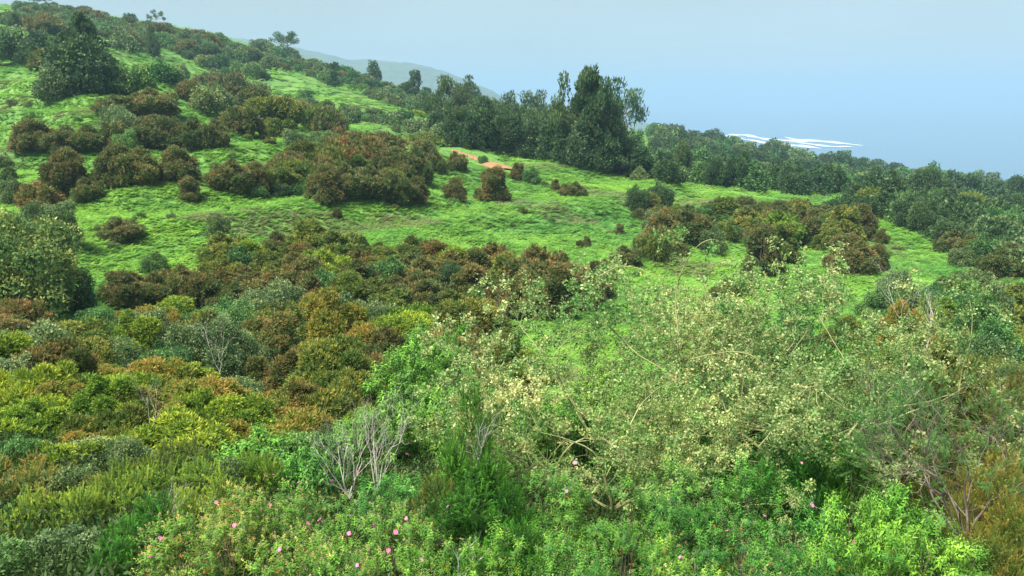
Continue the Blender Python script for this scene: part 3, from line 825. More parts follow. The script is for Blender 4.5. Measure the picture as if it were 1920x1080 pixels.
# middle band
fill([(400,500),(640,480),(880,505),(1110,560),(1130,580),(1010,604),(900,600),(760,610),(560,610),(380,590)],60,[(OL,3.4),(B,3),(R_,2),(YE,.8),(GN,1)],(74,112),(.62,.85),'the wide thicket','thicket across the middle',7)
row('dark bushes at the front of the thicket','at the front of the wide thicket',[(B,985,604,84,110),(B,1035,600,90,112),(B,1085,585,80,100),(B,1120,560,60,80),(R_,930,604,80,66),(B,880,580,80,90),(DK,850,570,70,80),(GN,730,560,84,84),(DK,690,560,60,70),(GR,415,480,58,80),(OL,1130,530,60,50),(B,300,580,90,76),(B,230,586,90,80),(R_,260,570,80,66),(R_,340,560,84,66),(OL,400,560,80,66),(GN,290,520,60,50)])
fill([(190,650),(480,640),(700,650),(940,690),(1000,730),(960,790),(300,800),(0,800),(0,680)],84,[(OL,3),(GN,2),(OR,2),(YE,1.3),(R_,1.8),(B,1.2),(GR,1.6)],(95,180),(.6,.9),'the lower belt','mixed heath belt below the thicket',8)
fill([(1640,600),(1920,590),(1920,760),(1700,740)],26,[(GN,3),(OL,2),(YE,1),(GR,2),(OR,.7)],(90,130),(.6,.85),'the right bank','mixed bushes on the right bank',9)
# big grey-green tree on the left edge, and the belt below it
place_base('bush.olive',55,606,270,235,'big rounded grey green tree filling the left edge of the middle ground',None,(1.25,1.35,1.9))
place_base('bush.grey',128,598,120,110,'smaller grey green crown against the right flank of the big left tree',None,(.95,1.0,.9))
def nearrow(group, where, items):
    byk={}
    for it in items: byk.setdefault(it[0],[]).append(it)
    for k,its in byk.items():
        its.sort(key=lambda q:q[1])
        for q,it in enumerate(its): place_top(it[0],it[1],it[2],it[3],it[4],ranked(k,q,len(its),where),group)
nearrow('belt of mixed bushes left of centre','in the mixed belt below the thicket',[
 (OR,300,562,36,2.8),(YE,240,580,32,2.4),(OL,370,545,34,4.2),(GN,430,560,35,3.0),(R_,500,600,31,3.0),(OR,620,545,35,3.6),(OL,560,560,36,3.4),(OR,690,585,34,3.0),(B,730,600,33,2.6),(R_,560,650,26,3.2),
 (B,660,640,28,2.8),(GR,380,600,27,3.4),(GR,430,590,28,2.2),(GR,30,600,25,4.4),(OL,140,610,28,3.2),(GN,200,625,29,2.6),(GR,210,650,25,2.6),(R_,30,560,36,3.4),(OL,620,640,24,3),(GN,300,660,24,3),(B,470,650,27,2.6),(R_,700,640,26,2.4),
 (GR,310,690,22,2.6),(GR,420,700,20,2.6),(OL,130,650,24,3.0),(R_,780,590,40,1.2),(B,905,570,42,1.8),(R_,900,610,38,1.4),(OL,960,615,36,3.6),(B,800,650,30,2.4),(OL,520,555,40,3),(YE,650,580,38,2.4)])
nearrow('yellow and orange heath at lower left','at the lower left',[
 (YE,50,690,17,2.6),(YE,150,690,18,2.6),(YE,230,715,17,2.0),(OR,285,680,18.5,2.2),(OR,390,710,17,2.4),(YE,345,735,15,2.0),(OR,470,745,16,2.2),(YE,440,740,15,1.8),(YE,90,740,15,2.4),(OL,210,770,13,2.0),(YE,20,770,13,2.2),(OR,130,810,12,1.2),
 (YE,290,800,12,2.2),(YE,240,740,14.5,1.6),(OR,520,790,14,2.0),(OR,560,760,17,2.0),(OL,620,720,20,2.6),(YE,700,780,15,1.8),(R_,560,700,20,2.4),(OR,330,760,14,1.6),(YE,400,800,12,1.4),(OR,20,860,10,1.2),(OL,650,700,22,2.4),
 (YE,100,840,11,1.6),(GN,560,820,11.5,2.0),(OR,250,700,16,1.4),(YE,190,700,15,1.6),(OR,440,780,13.5,1.3),(GR,240,820,10.5,1.0),(OR,120,720,16,1.2),(YE,480,850,10,1.0),(GN,20,820,11,1.4),(YE,250,860,9.5,.9),(GR,420,860,9.5,.9),(OR,150,880,9,.9),(GR,180,840,11,2.0),(GR,640,790,14,1.6),(OL,340,840,10.5,1.6)])
nearrow('low heath in the lower left corner','in the lower left corner',[
 (OR,30,900,8.5,1.6),(YE,90,930,7.8,1.2),(YE,190,920,8.2,1.4),(YE,310,870,9,1.6),('heath.needle',185,1010,6.2,.8),('heath.needle',260,950,7,1.1),(GN,30,1010,6.3,1.2),(GR,120,880,9,1.2),(GR,100,1000,6.4,1.0),(YE,380,900,8,1.0)])
nearrow('deep green heath low in the centre','low in the centre',[
 ('heath.needle',880,755,8.0,.7),('heath.needle',915,790,7.8,.5),('heath.needle',850,800,7.8,.5),('heath.needle',850,840,7.6,.8),('heath.needle',900,860,7.4,1.2),('heath.needle',960,880,7.2,.8),('heath.needle',860,930,6.6,1.2),('heath.needle',930,960,6.2,1.1),(OL,830,900,7.2,.9),
 ('heath.needle',1400,770,12,1.8),('heath.needle',1500,800,10.5,2.0),('heath.needle',1570,790,10,1.6),('heath.needle',1470,860,9.2,1.6),('heath.needle',1600,840,9,1.0),('heath.needle',1620,650,17,1.0),('heath.needle',1350,800,12,1.6)])
nearrow('mixed bushes on the right','among the bare twigs',[
 (OR,1700,560,36,2.4),(OR,1740,575,32,2.0),(YE,1790,590,30,2.4),(OL,1770,610,26,2.4),(GN,1850,540,34,3.6),(GN,1900,570,30,3.2),(GR,1880,640,22,3.6),(GN,1800,640,24,2.6),(OL,1830,680,11,1.4),(OL,1780,690,11.5,1.2),(YE,1880,720,11,1.0),
 (OR,1890,790,8.5,1.0),(OR,1870,860,7.6,.9),(OR,1905,950,6.5,.8),(OL,1810,760,9.5,1.0),(YE,1700,640,20,2.0),(OL,1580,600,36,3.2),(YE,1610,620,28,2.4),(GN,1700,700,16,2.4),(GR,1700,760,13,1.8),(R_,1905,680,10,.5),(GN,1900,800,12,2.0),
 (OL,1880,1000,6.4,.9),(GN,1760,780,12,2),(OL,1400,580,40,3),(GN,1480,600,34,3.6)])
def foliage_thing(name, mesh, px, pyt, d, w, label, cat, group, col=(1,1,1)):
    u,t=pix_dir(px,pyt); x=float(u)*d; zt=float(t)*d; zg=float(ground(x,d))-.1
    H=max(.45,zt-zg); A=asp(H,w/2)
    return add_plant(name,[mesh(A),STEM[int(px)%4]],(x,d,zg),(w/2,w/2,H),random.uniform(0,6.28),label,cat,group,col,('foliage','stem'),A)
# leafy shrubs
for q,(px,pt,d,w,lab,c) in enumerate([
 (800,600,22,3.0,'bright green leafy shrub rising below the end of the thicket',(1,1,.9)),(760,640,18,2.2,'leafy green shrub left of the pale leaved tree',(.95,1,1)),
 (850,600,25,2.0,'green shrub tucked behind the bright leafy shrub',(1,1,1)),(800,730,14,2.0,'leafy green shrub behind the bleached dead branches',(1,1.02,1)),
 (700,740,13,1.8,'green shrub wrapped round the bleached dead branches',(.9,.95,1)),(480,830,11,2.4,'low leafy green shrub above the flowering rockroses',(.9,1,1)),
 (560,850,10,1.6,'leafy shrub at the foot of the bleached dead branches',(.85,.95,1)),(900,690,16,2.6,'green shrub in front of the pale leaved tree',(.9,.95,.9))]):
    foliage_thing('leafy_shrub', lambda A: droopy(q%3,'lush',A), px,pt,d,w,lab,'shrub','leafy green shrubs',c)
for q,(px,pt,d,w,lab) in enumerate([(1610,905,6.2,.8,'light green shrub with drooping leaves at lower right'),(1690,905,6.8,.9,'light green shrub with drooping leaves beside the bare trunk'),(1580,960,5.6,.8,'small light green drooping shrub right of the two pink blooms'),(1740,960,5.8,1.0,'light green shrub below the bare trunk')]):
    foliage_thing('drooping_shrub', lambda A: droopy(q%3,'lush',A), px,pt,d,w,lab,'shrub','light green drooping shrubs',(1.15,1.15,.9))

for q,(px,pt,d,w) in enumerate([(1010,760,12.5,1.8),(1100,740,13.5,2.0),(1200,720,14.5,2.2),(1300,710,15,2.2),(1400,700,15.5,2.2),(1500,690,16,2.0),(1580,690,16,1.8),(1130,680,20,2.4),(1260,660,21,2.6),(1400,650,22,2.6),(1540,640,22,2.4)]):
    foliage_thing('leafy_shrub', lambda A: droopy(q%3,'lush',A), px,pt,d,w,f'{ORD[q]} low green shrub{" from left" if q else ""} showing through under the pale leaved tree','shrub','green shrubs under the pale leaved tree',(.8+.05*(q%4),.9,.9))
# rockroses with flowers
def flower_mesh():
    g=Geo(); r=np.random.default_rng(4)
    for q in range(5):
        a=q*2*math.pi/5; V=[]; Fc=[]
        for i,(rr,ww,zz) in enumerate([(.003,.003,0),(.012,.009,.007),(.022,.013,.010),(.027,.005,.006)]):
            ca,sa=math.cos(a),math.sin(a)
            for s in (-1,1): V.append([rr*ca-s*ww*sa, rr*sa+s*ww*ca, zz+r.uniform(-.004,.004)])
            if i: k=2*i; Fc.append([k-2,k-1,k+1,k])
        g.add(np.array(V),[np.array(Fc)],(.72,.22,.46))
    a=np.arange(8)*math.pi/4
    v=np.concatenate([np.stack([np.cos(a)*.006,np.sin(a)*.006,np.full(8,.007)],-1),[[0,0,.013]]])
    g.add(v,[np.array([[i,(i+1)%8,8] for i in range(8)])],(.85,.60,.05))
    return g.mesh('flower',M_leaf)
FLOWER=flower_mesh()
def rockrose(px,pt,d,w,lab,flowers,variant,col=(1,1,1),tips=.5):
    w*=.88
    o=foliage_thing('rockrose_shrub', lambda A: cistus(variant,'lush',tips,A), px,pt,d,w,lab,'shrub','flowering rockrose shrubs',col)
    rz=o.rotation_euler.z
    for (fx,fy) in flowers:
        u,t=pix_dir(fx,fy); dd=d-w*.42; p=Vector((float(u)*dd,dd,float(t)*dd))-o.location
        c,s=math.cos(-rz),math.sin(-rz); lx,ly=(p.x*c-p.y*s),(p.x*s+p.y*c)
        f=link('flower',FLOWER,o); f.location=(lx,ly,p.z)
        k=random.uniform(.5,.82); f.scale=(k,k,k)
        f.rotation_euler=(random.uniform(.5,1.1)*math.cos(rz),random.uniform(.5,1.1)*math.sin(rz)*-1,random.uniform(0,6))
for a in [
 (330,985,5.8,1.1,'rockrose with orange buds at the bottom left',[(282,1045),(300,1010)],0,(1.15,1,.9),.9),
 (430,930,6.6,1.2,'rockrose thick with orange buds below the low leafy shrub',[(405,942),(440,985),(498,893)],1,(1.25,1.0,.9),.95),
 (520,900,7.2,1.2,'rockrose with pink blooms left of the bleached branches',[(512,890),(508,948),(560,905),(608,885)],2,(1.1,1,.9),.8),
 (560,990,5.8,1.1,'low rockrose in front of the orange budded one',[(577,982),(525,1030),(600,975)],0,(1.1,1,.9),.85),
 (640,930,6.8,1.2,'rockrose with a pink bloom at the foot of the bleached branches',[(622,902),(655,968),(700,985)],1,(.95,1,.95),.4),
 (730,870,7.6,1.3,'rockrose with the brightest pink bloom beside the bleached branches',[(763,852),(670,885),(741,880),(795,950)],2,(.8,.95,1),.2),
 (745,960,6.2,1.1,'rockrose with small pink blooms left of the deep green clump',[(742,998),(762,972),(840,950),(728,1032)],0,(1,1,.9),.5),
 (650,1020,5.4,1.0,'rockrose at the bottom left of centre',[(690,1030),(655,1000),(670,1060)],1,(1.1,1,.9),.7),
 (800,1010,5.5,.9,'rockrose at the bottom in front of the deep green clump',[(790,1050)],2,(.9,1,.9),.3),
 (1060,880,7.6,1.3,'rockrose with pale pink blooms right of the deep green clump',[(1004,877),(1078,868),(1062,921),(1125,860)],0,(.8,.9,1),.2),
 (1060,950,6.4,1.2,'bright green rockrose below the pale leaved tree',[],1,(1.05,1,.8),.15),
 (1180,900,7.2,1.3,'rockrose in the middle of the lower right bank',[],2,(.9,.95,.9),.15),
 (1270,870,7.8,1.3,'dark rockrose under the pale leaved tree',[],0,(.7,.85,.9),.1),
 (1180,980,6.0,1.1,'rockrose with a withered orange leaf at the bottom',[],1,(.9,.95,.85),.2),
 (1310,930,6.8,1.2,'rockrose with reddish dead twigs beneath it',[],0,(.85,.95,.9),.2),
 (1290,1010,5.6,1.0,'small rockrose at the bottom edge right of centre',[(1275,1045)],2,(1,1,.9),.3),
 (1400,950,6.4,1.1,'rockrose left of the two pink blooms',[(1364,996),(1433,968)],1,(.8,.95,1),.3),
 (1510,942,6.2,1.1,'rockrose bearing the two bright pink blooms side by side',[(1489,945),(1522,947),(1555,1007),(1600,1017)],2,(.8,.95,1),.35),
 (1440,1010,5.5,1.0,'rockrose with yellow buds at the bottom right',[(1440,1060)],0,(.95,1,.95),.7),
 (1560,1010,5.4,1.0,'rockrose below the two bright pink blooms',[],1,(.75,.95,1),.2),
 (1680,1010,5.5,1.0,'bright green rockrose at the bottom right',[],2,(1.1,1.1,.8),.1),
 (1400,870,8.0,1.2,'rockrose in front of the right deep green clump',[(1503,868)],0,(.85,.95,.9),.1),
 (1790,980,6.0,1.1,'rockrose near the bottom right corner',[],1,(.85,1,.8),.1),
 (930,1010,5.4,1.0,'rockrose at the bottom centre',[],2,(.9,1,.8),.2),
 (1060,1020,5.3,.9,'rockrose at the bottom right of centre',[],0,(.8,.95,.9),.2),
]: rockrose(*a)

# ------------------------------------------------------------------ branching wood
def grow(g, tips, p, d, L, rad, depth, r, bend=.25, up=.0, kids=3, ratio=.68, sides=5, wob=.12, col=(1,1,1), fork=.7):
    n = 6; pts=[np.array(p,float)]; dd=unit(np.array(d,float)); dirs=[dd]
    for i in range(n):
        dd = unit(dd + r.normal(size=3)*wob + np.array([0,0,up]))
        pts.append(pts[-1]+dd*L/n); dirs.append(dd)
    pts=np.array(pts); tube(g,pts,np.linspace(rad,rad*.45,n+1),col,sides if depth>1 else 3)
    if depth==0: tips.append((pts[3:],dirs[-1],L)); return
    for k in range(kids):
        i = r.integers(2,n+1) if k else n
        q = unit(np.cross(dirs[i],r.normal(size=3)))
        nd = unit(dirs[i]*(1-fork*.35)+q*fork*r.uniform(.5,1.1)+np.array([0,0,up]))
        grow(g,tips,pts[i],nd,L*ratio*r.uniform(.75,1.15),rad*(.5 if k==0 else .42),depth-1,r,bend,up,kids,ratio,sides,wob,col,fork)
def wood_thing(name, px, pyb, d, label, cat, group, mat, seeds, L, rad, depth, kids=3, up=.03, dirs=None, leaves=None, partname='branch', fork=.7, wob=.12, ratio=.68):
    u,t=pix_dir(px,pyb); x=float(u)*d; zg=float(t)*d
    root=link(name,None); root.location=(x,d,zg); root['label']=label; root['category']=cat
    if group: root['group']=group
    tips_all=[]
    for s,dr in zip(seeds,dirs):
        r=np.random.default_rng(s); g=Geo(); tips=[]
        grow(g,tips,(0,0,-.2),dr,L*r.uniform(.8,1.1),rad,depth,r,kids=kids,up=up,fork=fork,wob=wob,ratio=ratio)
        link(partname,g.mesh(partname,mat),root); tips_all+=tips
    if leaves: leaves(root,tips_all)
    return root
# bleached dead shrubs
for (px,pb,d,seeds,dirs,L,lab) in [
 (655,905,8.2,(1,2,3,21,22),[(-.5,0,1),(.1,.1,1),(-.15,-.1,1),(.25,0,1),(-.3,.2,1)],.50,'bleached grey dead shrub, the left half of the pair above the flowers'),
 (705,900,8.4,(4,5,6,24,25),[(.15,0,1),(.35,.1,1),(0,.2,1),(.2,-.1,1.2),(-.1,0,1)],.60,'bleached grey dead shrub, the right half of the pair above the flowers'),
 (890,860,7.6,(7,8),[(.15,0,1),(.5,0,.9)],.36,'small bare grey branches rising through the deep green clump')]:
    wood_thing('dead_shrub',px,pb,d,lab,'dead shrub','bleached dead shrubs',M_dead,seeds,L,.009,4,dirs=dirs,up=.05,fork=.42,wob=.13)
for (px,pb,d,seed,dr,L,lab) in [
 (860,1040,5.8,11,(.4,-.2,.5),.24,'bare curved grey twigs low in the centre foreground'),(285,790,13,13,(0,0,1),.6,'short white dead stick standing up in the yellow heath'),
 (320,980,7.5,14,(.1,0,1),.42,'grey dead twigs beside the bottom left heath'),(935,600,46,15,(0,0,1),1.2,'pale grey dead bush in front of the dark brown bushes'),(412,690,25,16,(0,0,1),1.3,'pale bare stem inside a grey green bush'),(1690,620,24,17,(0,0,1),1.5,'grey leafless bush in the right middle ground'),(1740,640,20,18,(.2,0,1),1.2,'grey leafless twigs behind the right hand twiggy tree')]:
    wood_thing('dead_twigs',px,pb,d,lab,'dead twigs','grey dead twigs',M_dead,(seed,seed+50),L*.75,.0065 if d<20 else .012,4,dirs=[dr,(-.2,.1,1)],up=.05,fork=.5,wob=.13)

# pale leaved tree: long arching branches with clusters of small cream green leaves
def T_cluster(seed, n=9):
    r=np.random.default_rng(seed);V=[];Fc=[];Cc=[]
    for i in range(n):
        p=r.normal(size=3)*.45; d=unit(r.normal(size=3)+np.array([0,0,-.3])); s=unit(np.cross(d,r.normal(size=3)))
        L=r.uniform(.45,.8); w=L*.32
        V+=[p,p+d*L*.5+s*w,p+d*L,p+d*L*.5-s*w];k=4*i;Fc+=[[k,k+1,k+2],[k,k+2,k+3]]
        pale = r.uniform()<.5; c=(1.35,1.25,1.25) if pale else (.62,.85,.6); Cc+=[c]*4
    return np.array(V),[np.array(Fc)],np.array(Cc)
def pale_leaves(root,tips,size=.050,per=7,dens=1.0,col=(.46,.49,.22),seed=5,dark=(.10,.24,.06)):
    r=np.random.default_rng(seed);g=Geo();P=[]
    for pts,d,L in tips:
        m=int(per*r.uniform(.5,1.5)*dens)
        t=r.uniform(0,len(pts)-1.001,m);i=t.astype(int);q=(t-i)[:,None]
        P.append(pts[i]*(1-q)+pts[i+1]*q+r.normal(size=(m,3))*.028)
    P=np.concatenate(P);n=len(P)
    half=r.uniform(size=n)
    patch = np.sin(P[:,0]*1.7+1)*np.cos(P[:,2]*2.1)+r.normal(0,.5,n)
    w=np.clip(.5+.45*patch,0,1)[:,None]
    w*=.84; cm=(np.array(col)*w+np.array(dark)*(1-w))*r.uniform(.7,1.2,(n,1))
    cm[:,0]*=1+.25*(r.uniform(size=n)<.12)
    for k in range(3):
        s=(np.arange(n)%3)==k; tv,tf,tc=T_cluster(seed+k)
        ss=size*r.uniform(.6,1.35,s.sum())
        scatter(g,tv,tf,tc,P[s],frames(r.normal(size=(s.sum(),3)),r=r),np.stack([ss]*3,-1),cm[s])
    link('foliage',g.mesh('pale_foliage',M_leaf),root)
def pale_tree(px,pyb,d,lab,seeds,dirs,L,rad,depth,kids,size,per,seed,col=(.46,.49,.22),dark=(.10,.24,.06)):
    wood_thing('pale_leaved_tree',px,pyb,d,lab,'tree','pale leaved trees',M_twig,seeds,L,rad,depth,kids,up=-.015,dirs=dirs,
        leaves=lambda root,t: pale_leaves(root,t,size,per,1,col,seed,dark),fork=.8,wob=.13,ratio=.72,partname='branch')
pale_tree(1290,960,11.5,'big spreading tree with pale cream green leaves right of centre',(101,102,103,104,105,106,107,108,109),
   [(-.9,.1,1.0),(-.35,.2,1.2),(.1,-.2,1.35),(.5,.2,1.2),(.95,0,.95),(-1.15,-.1,.55),(1.3,-.1,.6),(-.1,.3,1.5),(.3,.4,1.35)],2.05,.042,5,3,.068,6,5)
pale_tree(1150,930,9.5,'lower pale leaved branches in front of the big spreading tree',(111,112,113,114),
   [(-1.1,0,.75),(-.3,-.2,1),(.5,0,.9),(1.1,0,.7)],1.15,.026,4,3,.05,10,6)
pale_tree(1500,900,10.5,'pale leaved tree beside the right deep green clump',(121,122,123,124),
   [(-.8,0,1),(0,.2,1.2),(.7,0,1),(.3,-.2,1)],1.6,.035,4,3,.056,14,7)
pale_tree(1000,900,10.0,'pale leaved shrub at the left edge of the spreading tree',(131,132,133),
   [(-.9,0,.9),(-.1,0,1),(.5,0,1)],1.0,.022,4,3,.05,9,8,(.38,.38,.17))
# long bare arching shoots above the pale tree
def arch(root_label, pts, d, rad):
    P=[]
    for i,(a,b) in enumerate(pts):
        u,t=pix_dir(a,b); dd=d+.25*math.sin(i*1.3); P.append([float(u)*dd,dd,float(t)*dd])
    P=np.array(P); k=np.linspace(0,len(P)-1,26)
    from_=[np.interp(k,np.arange(len(P)),P[:,i]) for i in range(3)]
    Q=np.stack(from_,-1); Qp=np.pad(Q,((2,2),(0,0)),'edge'); Q=np.stack([np.convolve(Qp[:,i],np.ones(5)/5,'valid') for i in range(3)],-1)
    base=Q[0].copy(); g=Geo(); tube(g,Q-base,np.linspace(rad,rad*.35,len(Q)),(1,1,1),5)
    o=link('arching_branch',g.mesh('arching_branch',M_twig)); o.location=base; o['label']=root_label; o['category']='branch'; o['group']='long arching shoots of the pale tree'
arch('long bare shoot arching over the top of the pale tree to a hooked tip',[(1275,640),(1262,560),(1280,500),(1305,460),(1335,446),(1352,455),(1362,480)],10.5,.010)
arch('long bare shoot curving down to the right across the pale tree',[(1140,610),(1170,640),(1195,665),(1240,690),(1275,715)],9.5,.010)
arch('long bare shoot arching left to right in the middle of the pale tree',[(1290,675),(1330,665),(1375,658),(1410,665),(1440,690)],9.5,.009)
arch('long straight shoots slanting up through the lower pale branches',[(1180,800),(1200,760),(1230,730),(1280,705)],8.6,.010)
arch('bare shoot over the left top of the pale tree',[(1120,520),(1160,498),(1200,502),(1235,525)],11,.009)
arch('curled bare shoot hanging beside the right deep green clump',[(1420,840),(1438,820),(1450,806),(1470,802)],8.5,.009)

# twiggy brown tree on the right
def heath_tufts(root,tips,pal='olive',size=.16,per=2,seed=9,frac=.6):
    r=np.random.default_rng(seed);g=Geo();P=[];D=[]
    for pts,d,L in tips:
        if r.uniform()>frac: continue
        for _ in range(per): P.append(pts[r.integers(0,len(pts))]); D.append(d+r.normal(size=3)*.3+np.array([0,0,.4]))
    P=np.array(P);D=np.array(D);n=len(P);tip,inn,_=PAL[pal];q=r.uniform(size=(n,1))
    tv,tf,tc=T_sprig(30,.2,.018,seed); s=size*r.uniform(.6,1.3,n)
    scatter(g,tv,tf,tc,P,frames(D,r=r),np.stack([s]*3,-1),(np.array(tip)*q+np.array(inn)*(1-q)))
    link('foliage',g.mesh('tuft_foliage',M_leaf),root)
wood_thing('twiggy_tree',1815,985,7.6,'half bare twiggy tree with dark forked trunks at the right','tree','half bare trees',M_brown,(201,202,203,204,205),.80,.018,4,3,.02,
   [(-.75,0,1.0),(-.2,.1,1.1),(.15,-.1,1.2),(.55,.1,1.0),(-1.2,0,.75)],lambda ro,t: heath_tufts(ro,t,'green',.15,3,9,.85),fork=.65,wob=.12,ratio=.72)
wood_thing('twiggy_tree',1690,900,9.5,'pale leafless twiggy bush left of the forked trunks','tree','half bare trees',M_brown,(211,212,213,214),.75,.018,4,3,.02,
   [(-.3,0,1.1),(.2,0,1.1),(.5,.1,1),(-.6,0,1)],lambda ro,t: heath_tufts(ro,t,'grey',.10,1,10,.3),fork=.6,wob=.14,ratio=.72)
wood_thing('twiggy_tree',1860,900,9.5,'twiggy tree with green and rust tufts near the right edge','tree','half bare trees',M_brown,(221,222,223,224),.85,.022,4,3,.02,
   [(-.5,0,1.1),(0,0,1.1),(.5,.1,1),(-.1,.3,1.2)],lambda ro,t: heath_tufts(ro,t,'olive',.18,3,12,.8),fork=.6,wob=.12,ratio=.72)

# ------------------------------------------------------------------ ground cover (nobody could count it)
def frond_tuft(seed, n=7, L=1.0):
    r=np.random.default_rng(seed);V=[];Fc=[];Cc=[];k=0
    for i in range(n):
        a=i*2*math.pi/n+r.uniform(-.4,.4);l=L*r.uniform(.7,1.1);e=np.array([math.cos(a),math.sin(a),0]);s=np.array([-math.sin(a),math.cos(a),0])
        m=7
        for j in range(m):
            t=(j+.5)/m; c=e*l*t*.9+np.array([0,0,.75*l*(t-.62*t*t)*1.5]); w=.34*l*(1-t)**.8
            for sg in (-1,1):
                tip=c+s*sg*w+e*.10*l+np.array([0,0,-.10*w])
                V+=[c-e*.055*l,c+e*.055*l,tip];Fc.append([k,k+1,k+2]);k+=3
                g=(.8+.4*t)*r.uniform(.85,1.15);Cc+=[[g]*3]*3
    g=Geo();g.add(np.array(V),[np.array(Fc)],np.array(Cc));return g.mesh('fern_tuft',M_inst)
def leaf_tuft(seed,n=170):
    r=np.random.default_rng(seed);g=Geo()
    P=r.normal(size=(n,3))*np.array([.38,.38,.0]);P[:,2]=r.uniform(0,.5,n)
    scatter(g,*T_diamond(.4),P,frames(r.normal(size=(n,3))*.6+np.array([0,0,.7]),r=r),np.full((n,3),.13)*r.uniform(.6,1.3,(n,1)),np.ones((n,3))*r.uniform(.7,1.2,(n,1)))
    return g.mesh('leaf_tuft',M_inst)
def stuff_instances(name, protos, P, rot, scl, tint, label):
    pc=bpy.data.collections.new(name+'_kinds')
    for m in protos:
        pc.objects.link(bpy.data.objects.new(name+'_piece',m))
    me=bpy.data.meshes.new(name); me.vertices.add(len(P)); me.vertices.foreach_set('co',np.asarray(P,np.float32).ravel())
    a=me.attributes.new('rot','FLOAT_VECTOR','POINT'); a.data.foreach_set('vector',np.asarray(rot,np.float32).ravel())
    a=me.attributes.new('scl','FLOAT_VECTOR','POINT'); a.data.foreach_set('vector',np.asarray(scl,np.float32).ravel())
    a=me.attributes.new('itint','FLOAT_COLOR','POINT'); c=np.ones((len(P),4),np.float32);c[:,:3]=tint;a.data.foreach_set('color',c.ravel())
    me.update()
    ng=bpy.data.node_groups.new(name+'_nodes','GeometryNodeTree')
    ng.interface.new_socket('Geometry',in_out='INPUT',socket_type='NodeSocketGeometry')
    ng.interface.new_socket('Geometry',in_out='OUTPUT',socket_type='NodeSocketGeometry')
    N_,L_=ng.nodes,ng.links
    gi=N_.new('NodeGroupInput');go=N_.new('NodeGroupOutput')
    ci=N_.new('GeometryNodeCollectionInfo');ci.inputs['Collection'].default_value=pc;ci.inputs['Separate Children'].default_value=True
    ip=N_.new('GeometryNodeInstanceOnPoints');ip.inputs['Pick Instance'].default_value=True
    ar=N_.new('GeometryNodeInputNamedAttribute');ar.data_type='FLOAT_VECTOR';ar.inputs['Name'].default_value='rot'
    asc=N_.new('GeometryNodeInputNamedAttribute');asc.data_type='FLOAT_VECTOR';asc.inputs['Name'].default_value='scl'
    er=N_.new('FunctionNodeEulerToRotation')
    ri=N_.new('FunctionNodeRandomValue');ri.data_type='INT'
    imin=[s for s in ri.inputs if s.name=='Min' and s.type=='INT'][0];imax=[s for s in ri.inputs if s.name=='Max' and s.type=='INT'][0]
    imin.default_value=0;imax.default_value=len(protos)-1
    rout=[s for s in ri.outputs if s.type=='INT'][0]
    L_.new(gi.outputs[0],ip.inputs['Points']);L_.new(ci.outputs[0],ip.inputs['Instance']);L_.new(rout,ip.inputs['Instance Index'])
    L_.new(ar.outputs['Attribute'],er.inputs[0]);L_.new(er.outputs[0],ip.inputs['Rotation']);L_.new(asc.outputs['Attribute'],ip.inputs['Scale'])
    L_.new(ip.outputs[0],go.inputs[0])
    o=link(name,me,kind='stuff',label=label);md=o.modifiers.new('cover','NODES');md.node_group=ng
    return o
def wedge(n,d0,d1,seed,um=.80):
    r=np.random.default_rng(seed); d=np.sqrt(r.uniform(d0*d0,d1*d1,n));u=r.uniform(-um,um,n);x=u*d
    return x,d,r
P=[];Rr=[];Sc=[];Ti=[]
for (n,d0,d1,s0,s1,seed) in [(14000,22,48,.38,.7,1),(40000,48,80,.38,.7,2),(44000,80,130,.5,.85,3),(24000,130,230,.85,1.4,4),(9000,230,420,1.6,3.0,5)]:
    x,y,r=wedge(n,d0,d1,seed)
    dt=np.min(np.hypot(x[:,None]-TRACK[None,::3,0],y[:,None]-TRACK[None,::3,1]),1) if d1>70 else np.full(n,99)
    k=dt>2.6; x,y=x[k],y[k]; m=len(x)
    z=ground(x,y)-.05; s=r.uniform(s0,s1,m)
    P.append(np.stack([x,y,z],-1)); Rr.append(np.stack([r.uniform(-.25,.25,m),r.uniform(-.25,.25,m),r.uniform(0,6.28,m)],-1))
    h=s*r.uniform(.6,1.05,m); Sc.append(np.stack([s,s,h],-1))
    pa=wav(x,y,.11,7)*.6+wav(x,y,.31,9)*.45+.12*np.sin(z*2.9)+r.normal(0,.22,m)
    w=np.clip(.5+.55*pa,0,1)[:,None]
    base=np.array([.205,.395,.052])*w+np.array([.085,.25,.045])*(1-w)
    base=base*r.uniform(.84,1.16,(m,1))
    dry=(wav(x,y,.19,12)+.3*wav(x,y,.6,2)>.62)&(r.uniform(size=m)<.65); base[dry]=np.array([.17,.19,.08])
    Ti.append(base)
stuff_instances('bracken',[frond_tuft(1),frond_tuft(2),frond_tuft(3)],np.concatenate(P),np.concatenate(Rr),np.concatenate(Sc),np.concatenate(Ti),'bright green bracken covering the open hillside')
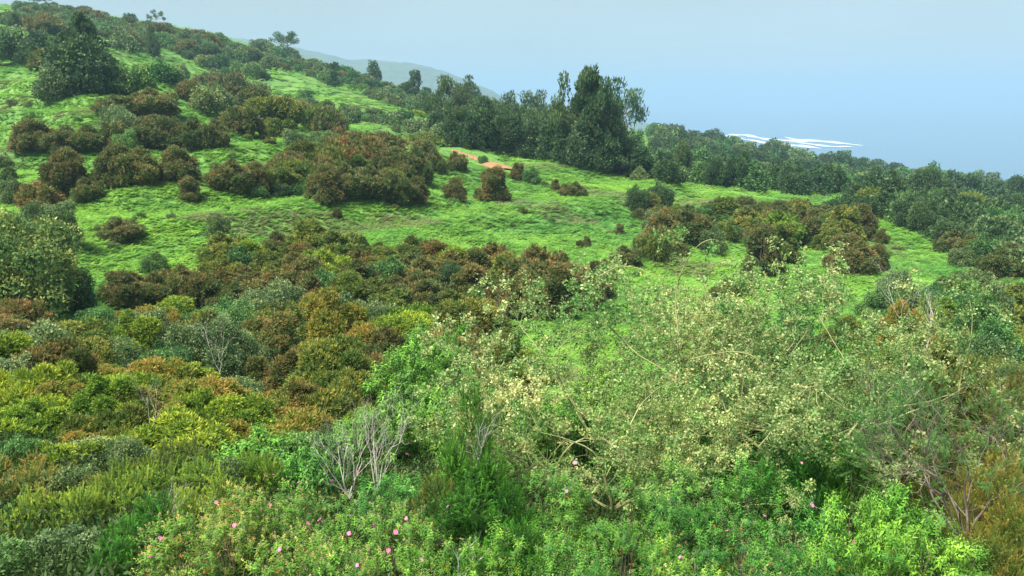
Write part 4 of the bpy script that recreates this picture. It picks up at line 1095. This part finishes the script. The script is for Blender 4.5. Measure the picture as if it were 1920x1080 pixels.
def scrub_mass(name, polys, n, pals, s0, s1, seed, label):
    r=np.random.default_rng(seed); P=[]; rr=random.Random(seed)
    for poly,k in polys:
        xs=[p[0] for p in poly]; ys=[p[1] for p in poly]; c=0
        while c<k:
            a,b=rr.uniform(min(xs),max(xs)),rr.uniform(min(ys),max(ys))
            if inside(poly,a,b):
                c+=1; x,y,_=hit(a,b); y2=y+rr.uniform(0,y*.06); x2=x*y2/y; P.append((x2,y2,float(ground(x2,y2))-.25))
    P=np.array(P); m=len(P); protos=[]
    for q,(fam,pal) in enumerate(pals):
        me=(heath if fam=='heath' else broad)(pal,'f',q%2,.8).copy(); me.materials.clear(); me.materials.append(PMAT[pal]); protos.append(me)
    sc=r.uniform(s0,s1,m)
    stuff_instances(name,protos,P,np.stack([r.uniform(-.1,.1,m),r.uniform(-.1,.1,m),r.uniform(0,6.28,m)],-1),np.stack([sc,sc,sc*r.uniform(.9,1.3,m)],-1),np.ones((m,3)),label)
HS=[(0,50),(60,22),(150,30),(300,62),(560,118),(700,168),(800,202),(800,222),(740,204),(640,168),(560,140),(330,100),(180,75),(60,55)]
scrub_mass('hillside_scrub',[(HS,560),([(330,100),(520,130),(540,140),(420,150),(350,130)],26)],0,[('bush','grey'),('bush','green'),('heath','brown'),('bush','dark'),('bush','grey')],1.6,3.4,41,'dense low scrub closing the gaps on the high slope')
scrub_mass('woodland_canopy',[([(1215,255),(1450,300),(1700,336),(1920,366),(1920,430),(1760,440),(1640,380),(1560,366),(1250,345)],420),([(1620,390),(1720,376),(1920,410),(1920,520),(1830,505),(1700,440)],60)],0,[('bush','dark'),('bush','green'),('bush','dark'),('bush','grey')],2.2,3.8,42,'dense woodland canopy filling the right hand slope')
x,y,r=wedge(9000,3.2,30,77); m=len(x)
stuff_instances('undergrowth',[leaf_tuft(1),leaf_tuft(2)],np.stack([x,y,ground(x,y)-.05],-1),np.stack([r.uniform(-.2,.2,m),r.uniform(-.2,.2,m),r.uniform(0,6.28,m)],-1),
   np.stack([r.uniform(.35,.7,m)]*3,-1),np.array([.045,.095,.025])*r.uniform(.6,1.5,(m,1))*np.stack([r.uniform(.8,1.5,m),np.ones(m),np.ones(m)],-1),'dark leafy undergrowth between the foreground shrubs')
print('tris', sum(len(m.loops)-2*len(m.polygons) for m in bpy.data.meshes), sorted([(sum(len(m.loops)-2*len(m.polygons) for m in bpy.data.meshes if m.name.split('.')[0]==k),k) for k in {m.name.split('.')[0] for m in bpy.data.meshes}])[-12:], 'objects', len(bpy.data.objects))
